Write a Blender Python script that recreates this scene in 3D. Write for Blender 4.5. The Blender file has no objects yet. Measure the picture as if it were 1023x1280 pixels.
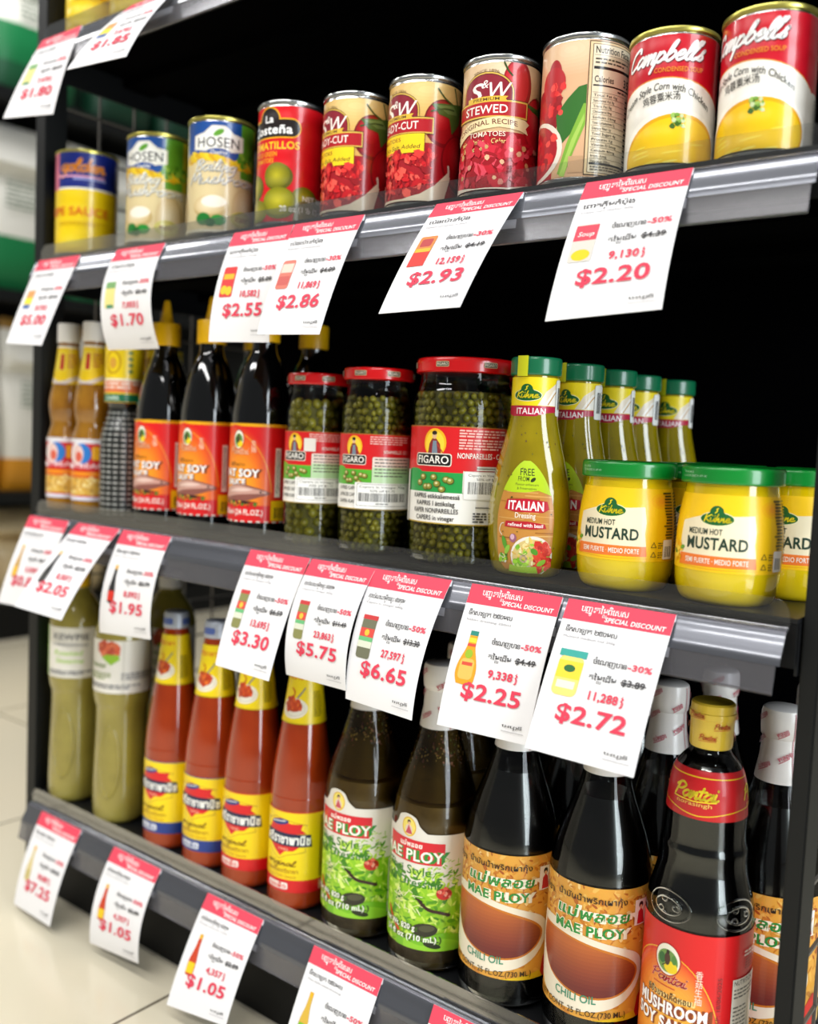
import bpy, bmesh, math, random
from mathutils import Matrix, Vector, geometry
sin, cos, pi = math.sin, math.cos, math.pi
rnd = random.Random(7)
SC = bpy.context.scene
C = SC.collection
# ---------------------------------------------------------------- camera, light, exposure
EYE = .67                                    # eye height of the camera above the floor
cd = bpy.data.cameras.new('camera'); cam = bpy.data.objects.new('camera', cd); C.objects.link(cam)
rt, dn, fw = Vector((.78645684, .61601637, .04482709)), Vector((.08163029, -.03172619, -.99615759)), Vector((-.61222719, .7870942, -.07523688))
cam.matrix_world = Matrix(((rt.x, -dn.x, -fw.x, 0), (rt.y, -dn.y, -fw.y, -.72), (rt.z, -dn.z, -fw.z, EYE), (0, 0, 0, 1)))
cd.sensor_fit = 'VERTICAL'; cd.sensor_height = 36; cd.lens = 33.75; cd.clip_start = .02
cd.dof.use_dof = True; cd.dof.focus_distance = .86; cd.dof.aperture_fstop = 3.0
SC.camera = cam
SC.view_settings.view_transform = 'Standard'; SC.view_settings.look = 'None'
SC.view_settings.gamma = 1; SC.view_settings.use_curve_mapping = False
SC.view_settings.exposure = -.46
SC.cycles.use_denoising = True; SC.cycles.max_bounces = 10; SC.cycles.transparent_max_bounces = 20
SC.cycles.caustics_reflective = False; SC.cycles.caustics_refractive = False
W = bpy.data.worlds.new('shop_light'); SC.world = W; W.use_nodes = True
W.node_tree.nodes['Background'].inputs[0].default_value = (.93, .97, 1, 1)
W.node_tree.nodes['Background'].inputs[1].default_value = .2
def area(name, loc, rot, sx, sy, power, col=(1, .985, .96)):
    l = bpy.data.lights.new(name, 'AREA'); l.shape = 'RECTANGLE'; l.size = sx; l.size_y = sy; l.energy = power; l.color = col
    o = bpy.data.objects.new(name, l); C.objects.link(o); o.location = loc; o.rotation_euler = rot; return o
for i, (x, y) in enumerate([(-2.3, -.95), (-.9, -.95), (.5, -.95)]):
    area('aisle_tube_light', (x, y, 2.75), (0, 0, 0), 1.25, .22, 24)
for i, (x, y) in enumerate([(-2.3, -2.5), (-.9, -2.5), (.5, -2.5), (-2.6, .6), (-3.9, -.9)]):
    area('ceiling_tube_light', (x, y, 2.75), (0, 0, 0), 1.25, .3, 40)
area('shopfront_window_light', (2.6, -.75, 1.3), (0, pi/2, 0), 2.4, 1.5, 160, (.86, .94, 1))
# ---------------------------------------------------------------- helpers
def lin(c):
    if isinstance(c, str):
        c = c.lstrip('#'); c = [int(c[i:i+2], 16)/255 for i in (0, 2, 4)]
    return tuple((x/12.92 if x <= .04045 else ((x+.055)/1.055)**2.4) for x in c[:3]) + (1,)
def mixc(a, b, t):
    a, b = a.lstrip('#'), b.lstrip('#')
    return ''.join('%02x' % round(int(a[i:i+2], 16)*(1-t)+int(b[i:i+2], 16)*t) for i in (0, 2, 4))
def mat(name, col, rough=.5, metal=0, coat=0, spec=.5, alpha=1, sss=0, noise=None, trans=0):
    m = bpy.data.materials.new(name); m.use_nodes = True; t = m.node_tree; p = t.nodes['Principled BSDF']
    p.inputs['Base Color'].default_value = lin(col); p.inputs['Roughness'].default_value = rough
    p.inputs['Metallic'].default_value = metal; p.inputs['Coat Weight'].default_value = coat; p.inputs['Coat Roughness'].default_value = .04
    p.inputs['Specular IOR Level'].default_value = spec; p.inputs['Alpha'].default_value = alpha
    p.inputs['Transmission Weight'].default_value = trans
    if noise:                                # (colour, scale, detail): the thing's own mottling
        n = t.nodes.new('ShaderNodeTexNoise'); n.inputs['Scale'].default_value = noise[1]; n.inputs['Detail'].default_value = noise[2]
        tc = t.nodes.new('ShaderNodeTexCoord'); t.links.new(tc.outputs['Object'], n.inputs['Vector'])
        r = t.nodes.new('ShaderNodeValToRGB'); r.color_ramp.elements[0].color = lin(col); r.color_ramp.elements[1].color = lin(noise[0])
        r.color_ramp.elements[0].position = noise[3] if len(noise) > 3 else .4; r.color_ramp.elements[1].position = noise[4] if len(noise) > 4 else .65
        t.links.new(n.outputs[0], r.inputs[0]); t.links.new(r.outputs[0], p.inputs['Base Color'])
    return m
def print_mat(name, rough, bump=0, coat=0):
    m = mat(name, 'ffffff', rough, coat=coat); t = m.node_tree; p = t.nodes['Principled BSDF']
    a = t.nodes.new('ShaderNodeVertexColor'); a.layer_name = 'Col'; t.links.new(a.outputs[0], p.inputs['Base Color'])
    if bump:                                 # pressed beads of a can wall under its paper label
        tc = t.nodes.new('ShaderNodeTexCoord'); w = t.nodes.new('ShaderNodeTexWave'); w.bands_direction = 'Z'
        w.inputs['Scale'].default_value = bump; t.links.new(tc.outputs['Object'], w.inputs['Vector'])
        b = t.nodes.new('ShaderNodeBump'); b.inputs['Strength'].default_value = .16; b.inputs['Distance'].default_value = .002
        t.links.new(w.outputs[1], b.inputs['Height']); t.links.new(b.outputs[0], p.inputs['Normal'])
    return m
def clear_mat(name, tint, gloss=1.0, rough=.03, ior=1.45, haze=None):
    m = bpy.data.materials.new(name); m.use_nodes = True; t = m.node_tree; t.nodes.clear()
    o = t.nodes.new('ShaderNodeOutputMaterial'); tr = t.nodes.new('ShaderNodeBsdfTransparent'); tr.inputs[0].default_value = lin(tint)
    g = t.nodes.new('ShaderNodeBsdfGlossy'); g.inputs['Roughness'].default_value = rough
    f = t.nodes.new('ShaderNodeFresnel'); f.inputs[0].default_value = ior; mx = t.nodes.new('ShaderNodeMixShader')
    mu = t.nodes.new('ShaderNodeMath'); mu.operation = 'MULTIPLY'; mu.inputs[1].default_value = gloss; mu.use_clamp = True
    t.links.new(f.outputs[0], mu.inputs[0]); t.links.new(mu.outputs[0], mx.inputs[0]); t.links.new(g.outputs[0], mx.inputs[2])
    base = tr
    if haze:                                 # (colour, share): milky plastic
        d = t.nodes.new('ShaderNodeBsdfDiffuse'); d.inputs[0].default_value = lin(haze[0]); m2 = t.nodes.new('ShaderNodeMixShader')
        m2.inputs[0].default_value = haze[1]; t.links.new(tr.outputs[0], m2.inputs[1]); t.links.new(d.outputs[0], m2.inputs[2]); base = m2
    t.links.new(base.outputs[0], mx.inputs[1]); t.links.new(mx.outputs[0], o.inputs[0]); return m
def link(name, me, parent=None):
    o = bpy.data.objects.new(name, me); C.objects.link(o)
    if parent: o.parent = parent
    return o
def tag(o, label, cat, group=None, kind=None):
    if label: o['label'] = label
    if cat: o['category'] = cat
    if group: o['group'] = group
    if kind: o['kind'] = kind
    return o
def thing(name, label, cat, loc=(0, 0, 0), rz=0, group=None):
    o = bpy.data.objects.new(name, None); C.objects.link(o); o.location = loc; o.rotation_euler.z = rz; o.empty_display_size = .02
    return tag(o, label, cat, group)
def copy_tree(o, parent=None):
    c = o.copy(); C.objects.link(c)
    if parent: c.parent = parent
    for ch in list(o.children): copy_tree(ch, c)
    return c
def place(proto, spots, group=None):
    """spots: (x, y, z, turn, label); the first moves the proto itself."""
    out = []
    for i, (x, y, z, rz, lab) in enumerate(spots):
        o = proto if i == 0 else copy_tree(proto)
        out.append(o)
    for o, (x, y, z, rz, lab) in zip(out, spots):
        o.location = (x, y, z); o.rotation_euler.z = rz; o['label'] = lab
        if group: o['group'] = group
    return out
def smooth_by(me, ang):
    for p in me.polygons: p.use_smooth = True
    me.set_sharp_from_angle(angle=math.radians(ang))
def mesh(name, vs, fs, m, parent=None, ang=None):
    me = bpy.data.meshes.new(name); me.from_pydata(vs, [], fs); me.materials.append(m); me.update()
    if ang: smooth_by(me, ang)
    return link(name, me, parent)
def boxes(name, bl, m, parent=None, bev=0):
    bm = bmesh.new()
    for (x0, y0, z0, x1, y1, z1) in bl:
        r = bmesh.ops.create_cube(bm, size=1)
        for v in r['verts']: v.co = ((x0+x1)/2+v.co.x*(x1-x0), (y0+y1)/2+v.co.y*(y1-y0), (z0+z1)/2+v.co.z*(z1-z0))
    if bev: bmesh.ops.bevel(bm, geom=bm.edges[:], offset=bev, segments=2, affect='EDGES')
    me = bpy.data.meshes.new(name); bm.to_mesh(me); bm.free(); me.materials.append(m)
    if bev: smooth_by(me, 40)
    return link(name, me, parent)
def spline(pts, k=4):
    """Catmull-Rom through (z, r) points; a repeated point keeps its corner."""
    out = []
    n = len(pts)
    for i in range(n-1):
        p1, p2 = pts[i], pts[i+1]
        p0 = pts[i-1] if i else p1; p3 = pts[i+2] if i+2 < n else p2
        for j in range(k):
            t = j/k
            out.append(tuple(.5*(2*b+(c-a)*t+(2*a-5*b+4*c-d)*t*t+(3*b-a-3*c+d)*t**3) for a, b, c, d in zip(p0, p1, p2, p3)))
    out.append(pts[-1]); return out
def prof(pts, k=4):
    res = []; run = [pts[0]]
    for p in pts[1:]:
        if p == run[-1]:
            res += spline(run, k) if len(run) > 1 else run; run = [p]
        else: run.append(p)
    res += spline(run, k) if len(run) > 1 else run
    return res
def rfun(pr):
    def f(z):
        if z <= pr[0][0]: return pr[0][1]
        for (z0, r0), (z1, r1) in zip(pr, pr[1:]):
            if z0 <= z <= z1 and z1 > z0: return r0+(r1-r0)*(z-z0)/(z1-z0)
        return pr[-1][1]
    return f
def lathe(name, pr, m, parent=None, n=48, ang=35, cap=True, oval=None, shrink=0):
    vs, fs = [], []
    for z, r in pr:
        for i in range(n):
            a = 2*pi*i/n; rr = max(r-shrink, .0002); oy = oval(z) if oval else 1
            vs.append((rr*sin(a), -rr*cos(a)*oy, z))
    for k in range(len(pr)-1):
        for i in range(n):
            j = (i+1) % n; fs.append((k*n+i, k*n+j, (k+1)*n+j, (k+1)*n+i))
    if cap: fs.append(tuple(range(n))[::-1]); fs.append(tuple((len(pr)-1)*n+i for i in range(n)))
    return mesh(name, vs, fs, m, parent, ang)
# ---------------------------------------------------------------- lettering and flat print
_tc = {}
def glyphs(s, bold=0):
    k = (s, bold)
    if k not in _tc:
        c = bpy.data.curves.new('t', 'FONT'); c.body = s; c.size = 1; c.resolution_u = 3; c.offset = bold; c.space_character = 1+bold*2.2
        o = bpy.data.objects.new('t', c); me = o.to_mesh(); me.calc_loop_triangles()
        v = [(q.co.x, q.co.y) for q in me.vertices]
        tris = [tuple(v[i] for i in t.vertices) for t in me.loop_triangles]
        xs = [p[0] for t in tris for p in t] or [0, .3]
        _tc[k] = (tris, min(xs), max(xs)); o.to_mesh_clear(); bpy.data.objects.remove(o); bpy.data.curves.remove(c)
    return _tc[k]
_h = glyphs('H'); CAP = max(p[1] for t in _h[0] for p in t)
PRE = {0x17BE: ('\u17C1', '\u17B8'), 0x17C1: ('\u17C1', ''), 0x17C2: ('\u17C2', ''), 0x17C3: ('\u17C3', ''), 0x17C4: ('\u17C1', '\u17B6'), 0x17C5: ('\u17C1', '\u17C5')}
def khmer(s):
    """clusters (main string, [subscript letters]) in the order they are seen"""
    out = []; i = 0
    while i < len(s):
        ch = s[i]; i += 1; pre = ''; post = ''; subs = []
        while i < len(s) and (0x17B6 <= ord(s[i]) <= 0x17D3):
            o = ord(s[i])
            if o == 0x17D2 and i+1 < len(s): subs.append(s[i+1]); i += 2; continue
            if o in PRE: pre += PRE[o][0]; post += PRE[o][1]
            else: post += s[i]
            i += 1
        if pre: out.append((pre, []))
        out.append((ch+post, subs))
    return out
STROKES = {
 'a': (1.0, [[(.75, .8), (.4, 1), (.05, .5), (.35, 0), (.75, .6), (.82, 1), (.75, .3), (.95, 0), (1.1, .2)]]),
 'b': (.92, [[(-.05, .2), (.3, 1.3), (.38, 2), (.18, 1.7), (.1, .4), (.4, 0), (.78, .5), (.5, 1), (.15, .6)]]),
 'd': (.95, [[(.7, .8), (.4, 1), (.05, .5), (.35, 0), (.7, .5), (.9, 2), (.72, .3), (.95, .15)]]),
 'e': (.78, [[(0, .4), (.5, .6), (.55, .95), (.25, .95), (.05, .4), (.35, 0), (.85, .3)]]),
 'l': (.5, [[(0, .3), (.4, 1.4), (.4, 2), (.18, 1.6), (.12, .3), (.35, 0), (.6, .25)]]),
 'm': (1.1, [[(0, 0), (.1, 1), (.08, .3), (.4, 1), (.45, 0), (.48, .5), (.8, 1), (.85, 0), (1.1, .2)]]),
 'n': (.75, [[(0, 0), (.1, 1), (.08, .3), (.45, 1), (.5, 0), (.78, .2)]]),
 'p': (.88, [[(.12, 1), (0, -.95)], [(.05, .4), (.4, 1), (.75, .5), (.4, 0), (.05, .3)]]),
 's': (.62, [[(-.05, .1), (.4, .95), (.38, 1.1), (.25, .75), (.5, .3), (.3, 0), (0, .15)]]),
 't': (.5, [[(.25, 1.7), (.12, .3), (.35, 0), (.6, .2)], [(-.12, 1.15), (.62, 1.22)]]),
 'i': (.4, [[(.1, 1), (.05, .2), (.25, 0), (.45, .2)], [(.17, 1.5), (.2, 1.58)]]),
 'o': (.8, [[(.4, 1), (.05, .5), (.35, 0), (.75, .5), (.4, 1), (.8, .9)]]),
 'r': (.6, [[(0, 0), (.1, 1), (.12, .6), (.5, 1), (.6, .85)]]),
 'g': (.85, [[(.7, .8), (.4, 1), (.05, .5), (.35, .05), (.7, .6), (.78, 1), (.65, -.5), (.3, -.95), (0, -.6)]]),
 'h': (.75, [[(0, 0), (.18, 2), (.08, .2), (.45, 1), (.5, 0), (.78, .2)]]),
 'u': (.85, [[(0, 1), (.05, .3), (.3, 0), (.6, .6), (.67, 1), (.65, .2), (.9, .1)]]),
 '\u00fc': (.85, [[(0, 1), (.05, .3), (.3, 0), (.6, .6), (.67, 1), (.65, .2), (.9, .1)], [(.2, 1.5), (.22, 1.56)], [(.55, 1.5), (.57, 1.56)]]),
 'C': (1.12, [[(1.1, 1.55), (.85, 2), (.2, 1.5), (.08, .5), (.45, 0), (1.15, .4)]]),
 'P': (1.0, [[(.3, 1.9), (.1, 0)], [(-.05, 1.4), (.5, 2), (1.05, 1.6), (.7, 1), (.2, .95)]]),
 'B': (1.0, [[(.25, 1.9), (.1, 0)], [(0, 1.6), (.5, 2), (.9, 1.6), (.4, 1.05), (.95, .6), (.5, 0), (.1, .1)]]),
 'M': (1.25, [[(0, 0), (.3, 1.9), (.5, .5), (.95, 1.9), (1.05, .2), (1.22, 0)]]),
 'K': (1.0, [[(.2, 1.9), (.1, 0)], [(1, 1.8), (.25, .9), (.95, 0)]]),
 'Q': (1.1, [[(.6, 2), (.1, 1), (.5, 0), (1, 1), (.6, 2)], [(.6, .5), (1.1, -.1)]]),
 'S': (.95, [[(.85, 1.75), (.5, 2), (.2, 1.5), (.7, .8), (.6, .1), (.2, 0), (-.05, .35)]]),
 'W': (1.4, [[(.1, 1.9), (.25, 0), (.7, 1.6), (.8, 0), (1.35, 2)]]),
 'y': (.8, [[(0, 1), (.1, .3), (.35, .2), (.6, 1), (.5, -.4), (.2, -.95), (-.05, -.6)]]),
 "'": (.2, [[(.12, 2), (.04, 1.6)]]), ' ': (.5, []),
}
class Art:
    """flat print in millimetres: x along the label, y up; later calls lie on top"""
    def __init__(s, x0, y0, x1, y1, bg=None):
        s.t = []; s.n = 0; s.clip = (x0, y0, x1, y1)
        if bg: s.rect(x0, y0, x1, y1, bg)
    def raw(s, tris, col):
        c = lin(col); s.n += 1
        for t in tris: s.t.append((t, c, s.n))
    def rect(s, x0, y0, x1, y1, col): s.raw([((x0, y0), (x1, y0), (x1, y1)), ((x0, y0), (x1, y1), (x0, y1))], col)
    def poly(s, pts, col):
        ix = geometry.tessellate_polygon([[Vector((p[0], p[1], 0)) for p in pts]])
        s.raw([tuple(tuple(pts[i]) for i in t) for t in ix], col)
    def ell(s, x, y, rx, ry, col, rot=0, n=28, a0=0, a1=2*pi):
        ps = []
        for i in range(n+1):
            a = a0+(a1-a0)*i/n; u, v = rx*cos(a), ry*sin(a); ps.append((x+u*cos(rot)-v*sin(rot), y+u*sin(rot)+v*cos(rot)))
        s.raw([((x, y), ps[i], ps[i+1]) for i in range(n)], col)
    def line(s, pts, w, col, smooth=0):
        if smooth: pts = spline(pts, smooth)
        tr = []
        for (ax, ay), (bx, by) in zip(pts, pts[1:]):
            d = math.hypot(bx-ax, by-ay)
            if d < 1e-9: continue
            nx, ny = -(by-ay)/d*w/2, (bx-ax)/d*w/2; a, b, c, e = (ax+nx, ay+ny), (bx+nx, by+ny), (bx-nx, by-ny), (ax-nx, ay-ny)
            tr += [(a, c, b), (a, e, c)]
        for x, y in pts:
            q = [(x+w/2*cos(k*pi/3), y+w/2*sin(k*pi/3)) for k in range(6)]
            tr += [(q[0], q[k], q[k+1]) for k in range(1, 5)]
        s.raw(tr, col)
    def ring(s, x, y, rx, ry, w, col, a0=0, a1=2*pi, n=36):
        s.line([(x+rx*cos(a0+(a1-a0)*i/n), y+ry*sin(a0+(a1-a0)*i/n)) for i in range(n+1)], w, col)
    def rrect(s, x0, y0, x1, y1, r, col):
        ps = []
        for cx, cy, a in ((x1-r, y1-r, 0), (x0+r, y1-r, pi/2), (x0+r, y0+r, pi), (x1-r, y0+r, 1.5*pi)):
            ps += [(cx+r*cos(a+k*pi/8), cy+r*sin(a+k*pi/8)) for k in range(5)]
        s.poly(ps, col)
    def put(s, tris, fx, col):
        out = []
        for t in tris:
            q = [fx(*p) for p in t]
            out.append(tuple(q))
        s.raw(out, col)
    def text(s, st, x, y, h, col, w=None, bold=0, shear=0, rot=0, align='l', arc=0, out=None, ow=.03):
        """baseline (x, y), capital height h, fitted to width w; arc bends the line up (+) or down"""
        if any(0x1780 <= ord(ch) <= 0x17FF for ch in st): return s.khm(st, x, y, h, col, w, bold)
        tr, a, b = glyphs(st, bold); k = h/CAP; sx = k if not w else w/max(b-a, .01)
        ww = (b-a)*sx; ox = {'l': 0, 'c': -ww/2, 'r': -ww}[align]
        def fx(px, py):
            u = (px-a)*sx+ox; v = py*k; u += shear*v
            if arc: v += arc*(u if align == 'c' else u-ww/2)**2
            return (x+u*cos(rot)-v*sin(rot), y+u*sin(rot)+v*cos(rot))
        if out: s.put(glyphs(st, bold+ow)[0], fx, out)
        s.put(tr, fx, col); return ww
    def khm(s, st, x, y, h, col, w=None, bold=0):
        bold = min(bold, .004)
        k = h/CAP; cur = 0; parts = []
        for main, subs in khmer(st):
            if main == ' ': cur += .25; continue
            tr, a, b = glyphs(main, bold)
            parts.append((tr, cur-a, 0, 1)); c0 = cur; cur += (b-a)+.05
            for q in subs:
                t2, a2, b2 = glyphs(q, bold); parts.append((t2, (c0+cur)/2-.3*(a2+b2), -.42, .6))
        sx = k if not w else w/max(cur, .01)
        for tr, dx, dy, sc in parts:
            s.put(tr, lambda px, py: (x+(px*sc+dx)*sx, y+(py*sc+dy)*k), col)
        return cur*sx
    def script(s, st, x, y, xh, w, col, width=None, shear=.35, slope=0):
        """joined pen lettering, xh = x-height, w = pen width"""
        tot = sum(STROKES[c][0] for c in st); sx = width/tot if width else xh*.8; cur = 0
        for c in st:
            adv, ls = STROKES[c]
            for l in ls:
                s.line([(x+(px+cur)*sx+shear*py*xh, y+py*xh+slope*(px+cur)*sx) for px, py in spline(l, 5)], w, col)
            cur += adv
    def lines(s, x0, x1, y, dy, n, h, col, jag=.25):
        """a paragraph too small to read"""
        for i in range(n):
            u = x0
            while u < x1-h:
                ln = rnd.uniform(1.5, 5)*h; e = min(u+ln, x1*(1 if i < n-1 else .8)+x0*(0 if i < n-1 else .2))
                if e > u+.2*h: s.rect(u, y-i*dy, e, y-i*dy+h, col); s.n -= 1
                u += ln+.7*h
        s.n += 1
    def bars(s, x0, x1, y0, y1, col='222222'):
        u = x0; s.n += 1
        while u < x1:
            wv = rnd.choice((.35, .5, .9)); s.rect(u, y0, min(u+wv, x1), y1, col); s.n -= 1; u += wv+rnd.choice((.35, .55, .9))
    def blobs(s, inside, box, n, size, cols, asp=1.0, k=6):
        for i in range(n):
            for _ in range(20):
                x, y = rnd.uniform(box[0], box[2]), rnd.uniform(box[1], box[3])
                if inside is None or inside(x, y): break
            else: continue
            r = rnd.uniform(*size); a = rnd.uniform(0, pi); st = asp if asp == 1 else rnd.uniform(.3, 1)*asp
            ps = []
            for j in range(k):
                q = 2*pi*j/k; rr = r*rnd.uniform(.75, 1.2); u, v = rr*cos(q), rr*sin(q)*st; ps.append((x+u*cos(a)-v*sin(a), y+u*sin(a)+v*cos(a)))
            c = lin(rnd.choice(cols))
            for j in range(1, k-1): s.t.append(((ps[0], ps[j], ps[j+1]), c, s.n+1+i % 7))
        s.n += 8
    def glow(s, x, y, rx, ry, c0, c1, n=8):
        for i in range(n):
            t = 1-i/n; s.ell(x, y, rx*t, ry*t, mixc(c0, c1, i/(n-1)))
def clip1(ps, ax, v, keep_hi):
    out = []; n = len(ps)
    for i in range(n):
        p, q = ps[i], ps[(i+1) % n]; a = (p[ax]-v) if keep_hi else (v-p[ax]); b = (q[ax]-v) if keep_hi else (v-q[ax])
        if a >= 0: out.append(p)
        if (a > 0 > b) or (a < 0 < b):
            t = a/(a-b); out.append(tuple(p[k]+(q[k]-p[k])*t for k in (0, 1)))
    return out
def wrap(art, name, fmap, m, parent=None, us=4., vs=None, layer=.00004, base=.0002):
    V, F, CL, N = [], [], [], []; memo = {}
    def node(i, j, v):
        k = (i, j if vs else v)
        if k not in memo: co, no = fmap(i*us, j*vs if vs else v, 0); memo[k] = (Vector(co), Vector(no))
        return memo[k]
    def facet(u, v, mid):                    # every layer follows the same flat cells, so none cuts through another
        i = math.floor(mid[0]/us); a = u/us-i
        if not vs: (p, n), (q, m_) = node(i, 0, v), node(i+1, 0, v); return p.lerp(q, a), n.lerp(m_, a).normalized()
        j = math.floor(mid[1]/vs); b_ = v/vs-j
        c4 = [node(i+x, j+y, 0) for y in (0, 1) for x in (0, 1)]
        if mid[0]/us-i+mid[1]/vs-j <= 1: w = (1-a-b_, a, b_, 0)
        else: w = (0, 1-b_, 1-a, a+b_-1)
        return sum((c4[k][0]*w[k] for k in range(4)), Vector()), sum((c4[k][1]*w[k] for k in range(4)), Vector()).normalized()
    x0, y0, x1, y1 = art.clip; layer = min(layer, .0010/max(art.n, 1))
    for tri, col, ly in art.t:
        (ax, ay), (bx, by), (cx, cy) = tri
        if (bx-ax)*(cy-ay)-(cx-ax)*(by-ay) < 0: tri = (tri[0], tri[2], tri[1])
        ps = list(tri)
        for ax_, v, hi in ((0, x0, True), (0, x1, False), (1, y0, True), (1, y1, False)):
            if any((p[ax_] < v) if hi else (p[ax_] > v) for p in ps): ps = clip1(ps, ax_, v, hi)
            if len(ps) < 3: break
        if len(ps) < 3: continue
        cells = [ps]
        for ax_, st in ((0, us), (1, vs)):
            if not st: continue
            nxt = []
            for c in cells:
                lo, hi = min(p[ax_] for p in c), max(p[ax_] for p in c)
                k0, k1 = math.floor(lo/st+1e-6), math.ceil(hi/st-1e-6)
                if k1-k0 <= 1: nxt.append(c); continue
                for k in range(k0, k1):
                    q = clip1(c, ax_, k*st, True) if k > k0 else c
                    if len(q) >= 3 and k < k1-1: q = clip1(q, ax_, (k+1)*st, False)
                    if len(q) >= 3: nxt.append(q)
            cells = nxt
        if vs:                               # each cell is two flat triangles
            nxt = []
            for c in cells:
                i = math.floor(sum(p[0] for p in c)/len(c)/us); j = math.floor(sum(p[1] for p in c)/len(c)/vs)
                lv = [p[0]/us-i+p[1]/vs-j-1 for p in c]
                if max(lv) < 1e-9 or min(lv) > -1e-9: nxt.append(c); continue
                for sg in (1, -1):
                    q = []
                    for k in range(len(c)):
                        p, r, a, b = c[k], c[(k+1) % len(c)], lv[k]*sg, lv[(k+1) % len(c)]*sg
                        if a >= 0: q.append(p)
                        if (a > 0 > b) or (a < 0 < b): t = a/(a-b); q.append((p[0]+(r[0]-p[0])*t, p[1]+(r[1]-p[1])*t))
                    if len(q) >= 3: nxt.append(q)
            cells = nxt
        for c in cells:
            b = len(V); mid = (sum(p[0] for p in c)/len(c), sum(p[1] for p in c)/len(c))
            for p in c:
                co, no = facet(p[0], p[1], mid); V.append(co+no*(base+ly*layer)); N.append(no)
            F.append(tuple(range(b, b+len(c)))); CL.append(col)
    me = bpy.data.meshes.new(name); me.from_pydata(V, [], F); me.materials.append(m)
    at = me.attributes.new('Col', 'FLOAT_COLOR', 'CORNER'); buf = []
    for f, c in zip(F, CL): buf += list(c)*len(f)
    at.data.foreach_set('color', buf)
    for p in me.polygons: p.use_smooth = True
    me.normals_split_custom_set_from_vertices(N)
    return link(name, me, parent)
def round_map(rf, rref, oval=None):
    def f(u, v, off):
        th = u/1000/rref; z = v/1000; r = rf(z); oy = oval(z) if oval else 1
        sl = (rf(z+.001)-rf(z-.001))/.002
        n = Vector((sin(th), -cos(th)/oy, -sl)).normalized()
        return (r*sin(th)+n.x*off, -r*cos(th)*oy+n.y*off, z+n.z*off), n
    return f
def label(art, name, pr, rref, parent, m=None, us=None, vs=None, oval=None, base=.0002):
    return wrap(art, name, round_map(rfun(pr), rref, oval), m or M['label'], parent, us or max(2., rref*1000*.13), vs, base=base)
M = dict(
 label=print_mat('printed_label', .38, coat=.25), film=print_mat('shrink_film', .3, coat=.3), can=print_mat('can_label', .3, coat=.5), rib=print_mat('ribbed_can_label', .3, 18, coat=.5), paper=print_mat('tag_paper', .75),
 tin=mat('tinplate', 'cfd0cf', .22, 1), gold=mat('gold_lacquer_tin', 'd9cf6a', .28, .85), white=mat('white_plastic', 'eceae6', .4), yellow=mat('yellow_plastic', 'f0b90a', .35),
 glass=clear_mat('clear_glass', 'f4f7f4', 1.0, .02), plastic=clear_mat('clear_acrylic', 'f6f7f6', .42, .05, 1.45, ('b8b8ba', .02)),
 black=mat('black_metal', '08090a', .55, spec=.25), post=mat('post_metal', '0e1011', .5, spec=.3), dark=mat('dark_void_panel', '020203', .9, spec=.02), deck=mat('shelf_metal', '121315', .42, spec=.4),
 wire=mat('grey_wire', '6b6660', .5, .4), flap=mat('white_paper', 'e4e4e8', .8))
M['tin'].node_tree.nodes['Principled BSDF'].inputs['Base Color'].default_value = lin('d4d5d4')
# ---------------------------------------------------------------- setting
fm = mat('cream_floor_tile', 'd9d0b8', .18, spec=.5); t = fm.node_tree; p = t.nodes['Principled BSDF']
bk = t.nodes.new('ShaderNodeTexBrick'); bk.offset = 0; bk.inputs['Scale'].default_value = 1
bk.inputs['Brick Width'].default_value = .6; bk.inputs['Row Height'].default_value = .6; bk.inputs['Mortar Size'].default_value = .0022
bk.inputs['Color1'].default_value = lin('d9d0b9'); bk.inputs['Color2'].default_value = lin('d6cdb5'); bk.inputs['Mortar'].default_value = lin('5a5142')
tc = t.nodes.new('ShaderNodeTexCoord'); mp = t.nodes.new('ShaderNodeMapping'); mp.inputs['Location'].default_value = (.875, .18, 0)
t.links.new(tc.outputs['Object'], mp.inputs[0]); t.links.new(mp.outputs[0], bk.inputs['Vector']); t.links.new(bk.outputs['Color'], p.inputs['Base Color'])
tag(boxes('floor', [(-7, -5, -.05, 4, 5, 0)], fm), None, None, kind='structure')
tag(boxes('wall_left', [(-7.1, -5, 0, -7, 5, 3)], mat('pale_wall', 'e6e0d2', .8)), None, None, kind='structure')
tag(boxes('wall_back', [(-7, 5, 0, 4, 5.1, 3)], mat('pale_back_wall', 'e2ddd0', .8)), None, None, kind='structure')
# shelving bay: world z of the four shelf surfaces
ZT, ZM, ZB, ZU = .8975, .549, .137, 1.1875
unit = thing('shelving_unit', 'black metal shelving bay with corner posts, wire sides and dark back panel', 'shelving')
boxes('back_panel', [(-1.26, .46, 0, -.19, .475, 1.75)], M['dark'], unit)
boxes('post', [(-1.277, .0326, 0, -1.252, .066, 1.8)], M['post'], unit, .0015)
boxes('post', [(-.203, .033, 0, -.189, .07, 1.8)], M['post'], unit, .0015)
boxes('rear_post', [(-1.277, .44, 0, -1.252, .475, 1.8)], M['post'], unit, .0015)
boxes('rear_post', [(-.203, .44, 0, -.189, .475, 1.8)], M['post'], unit, .0015)
def wires(x, ys, zs, name):
    bl = [(x-.0013, ys[0], z-.0013, x+.0013, ys[1], z+.0013) for z in [zs[0]+.061*k for k in range(int((zs[1]-zs[0])/.061)+1)]]
    bl += [(x-.0013, y-.0013, zs[0], x+.0013, y+.0013, zs[1]) for y in [ys[0]+.06*k for k in range(1, 7)]]
    boxes(name, bl, M['wire'], unit)
wires(-1.2645, (.066, .44), (.14, 1.75), 'wire_side'); wires(-.196, (.07, .44), (.14, 1.75), 'wire_side')
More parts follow.
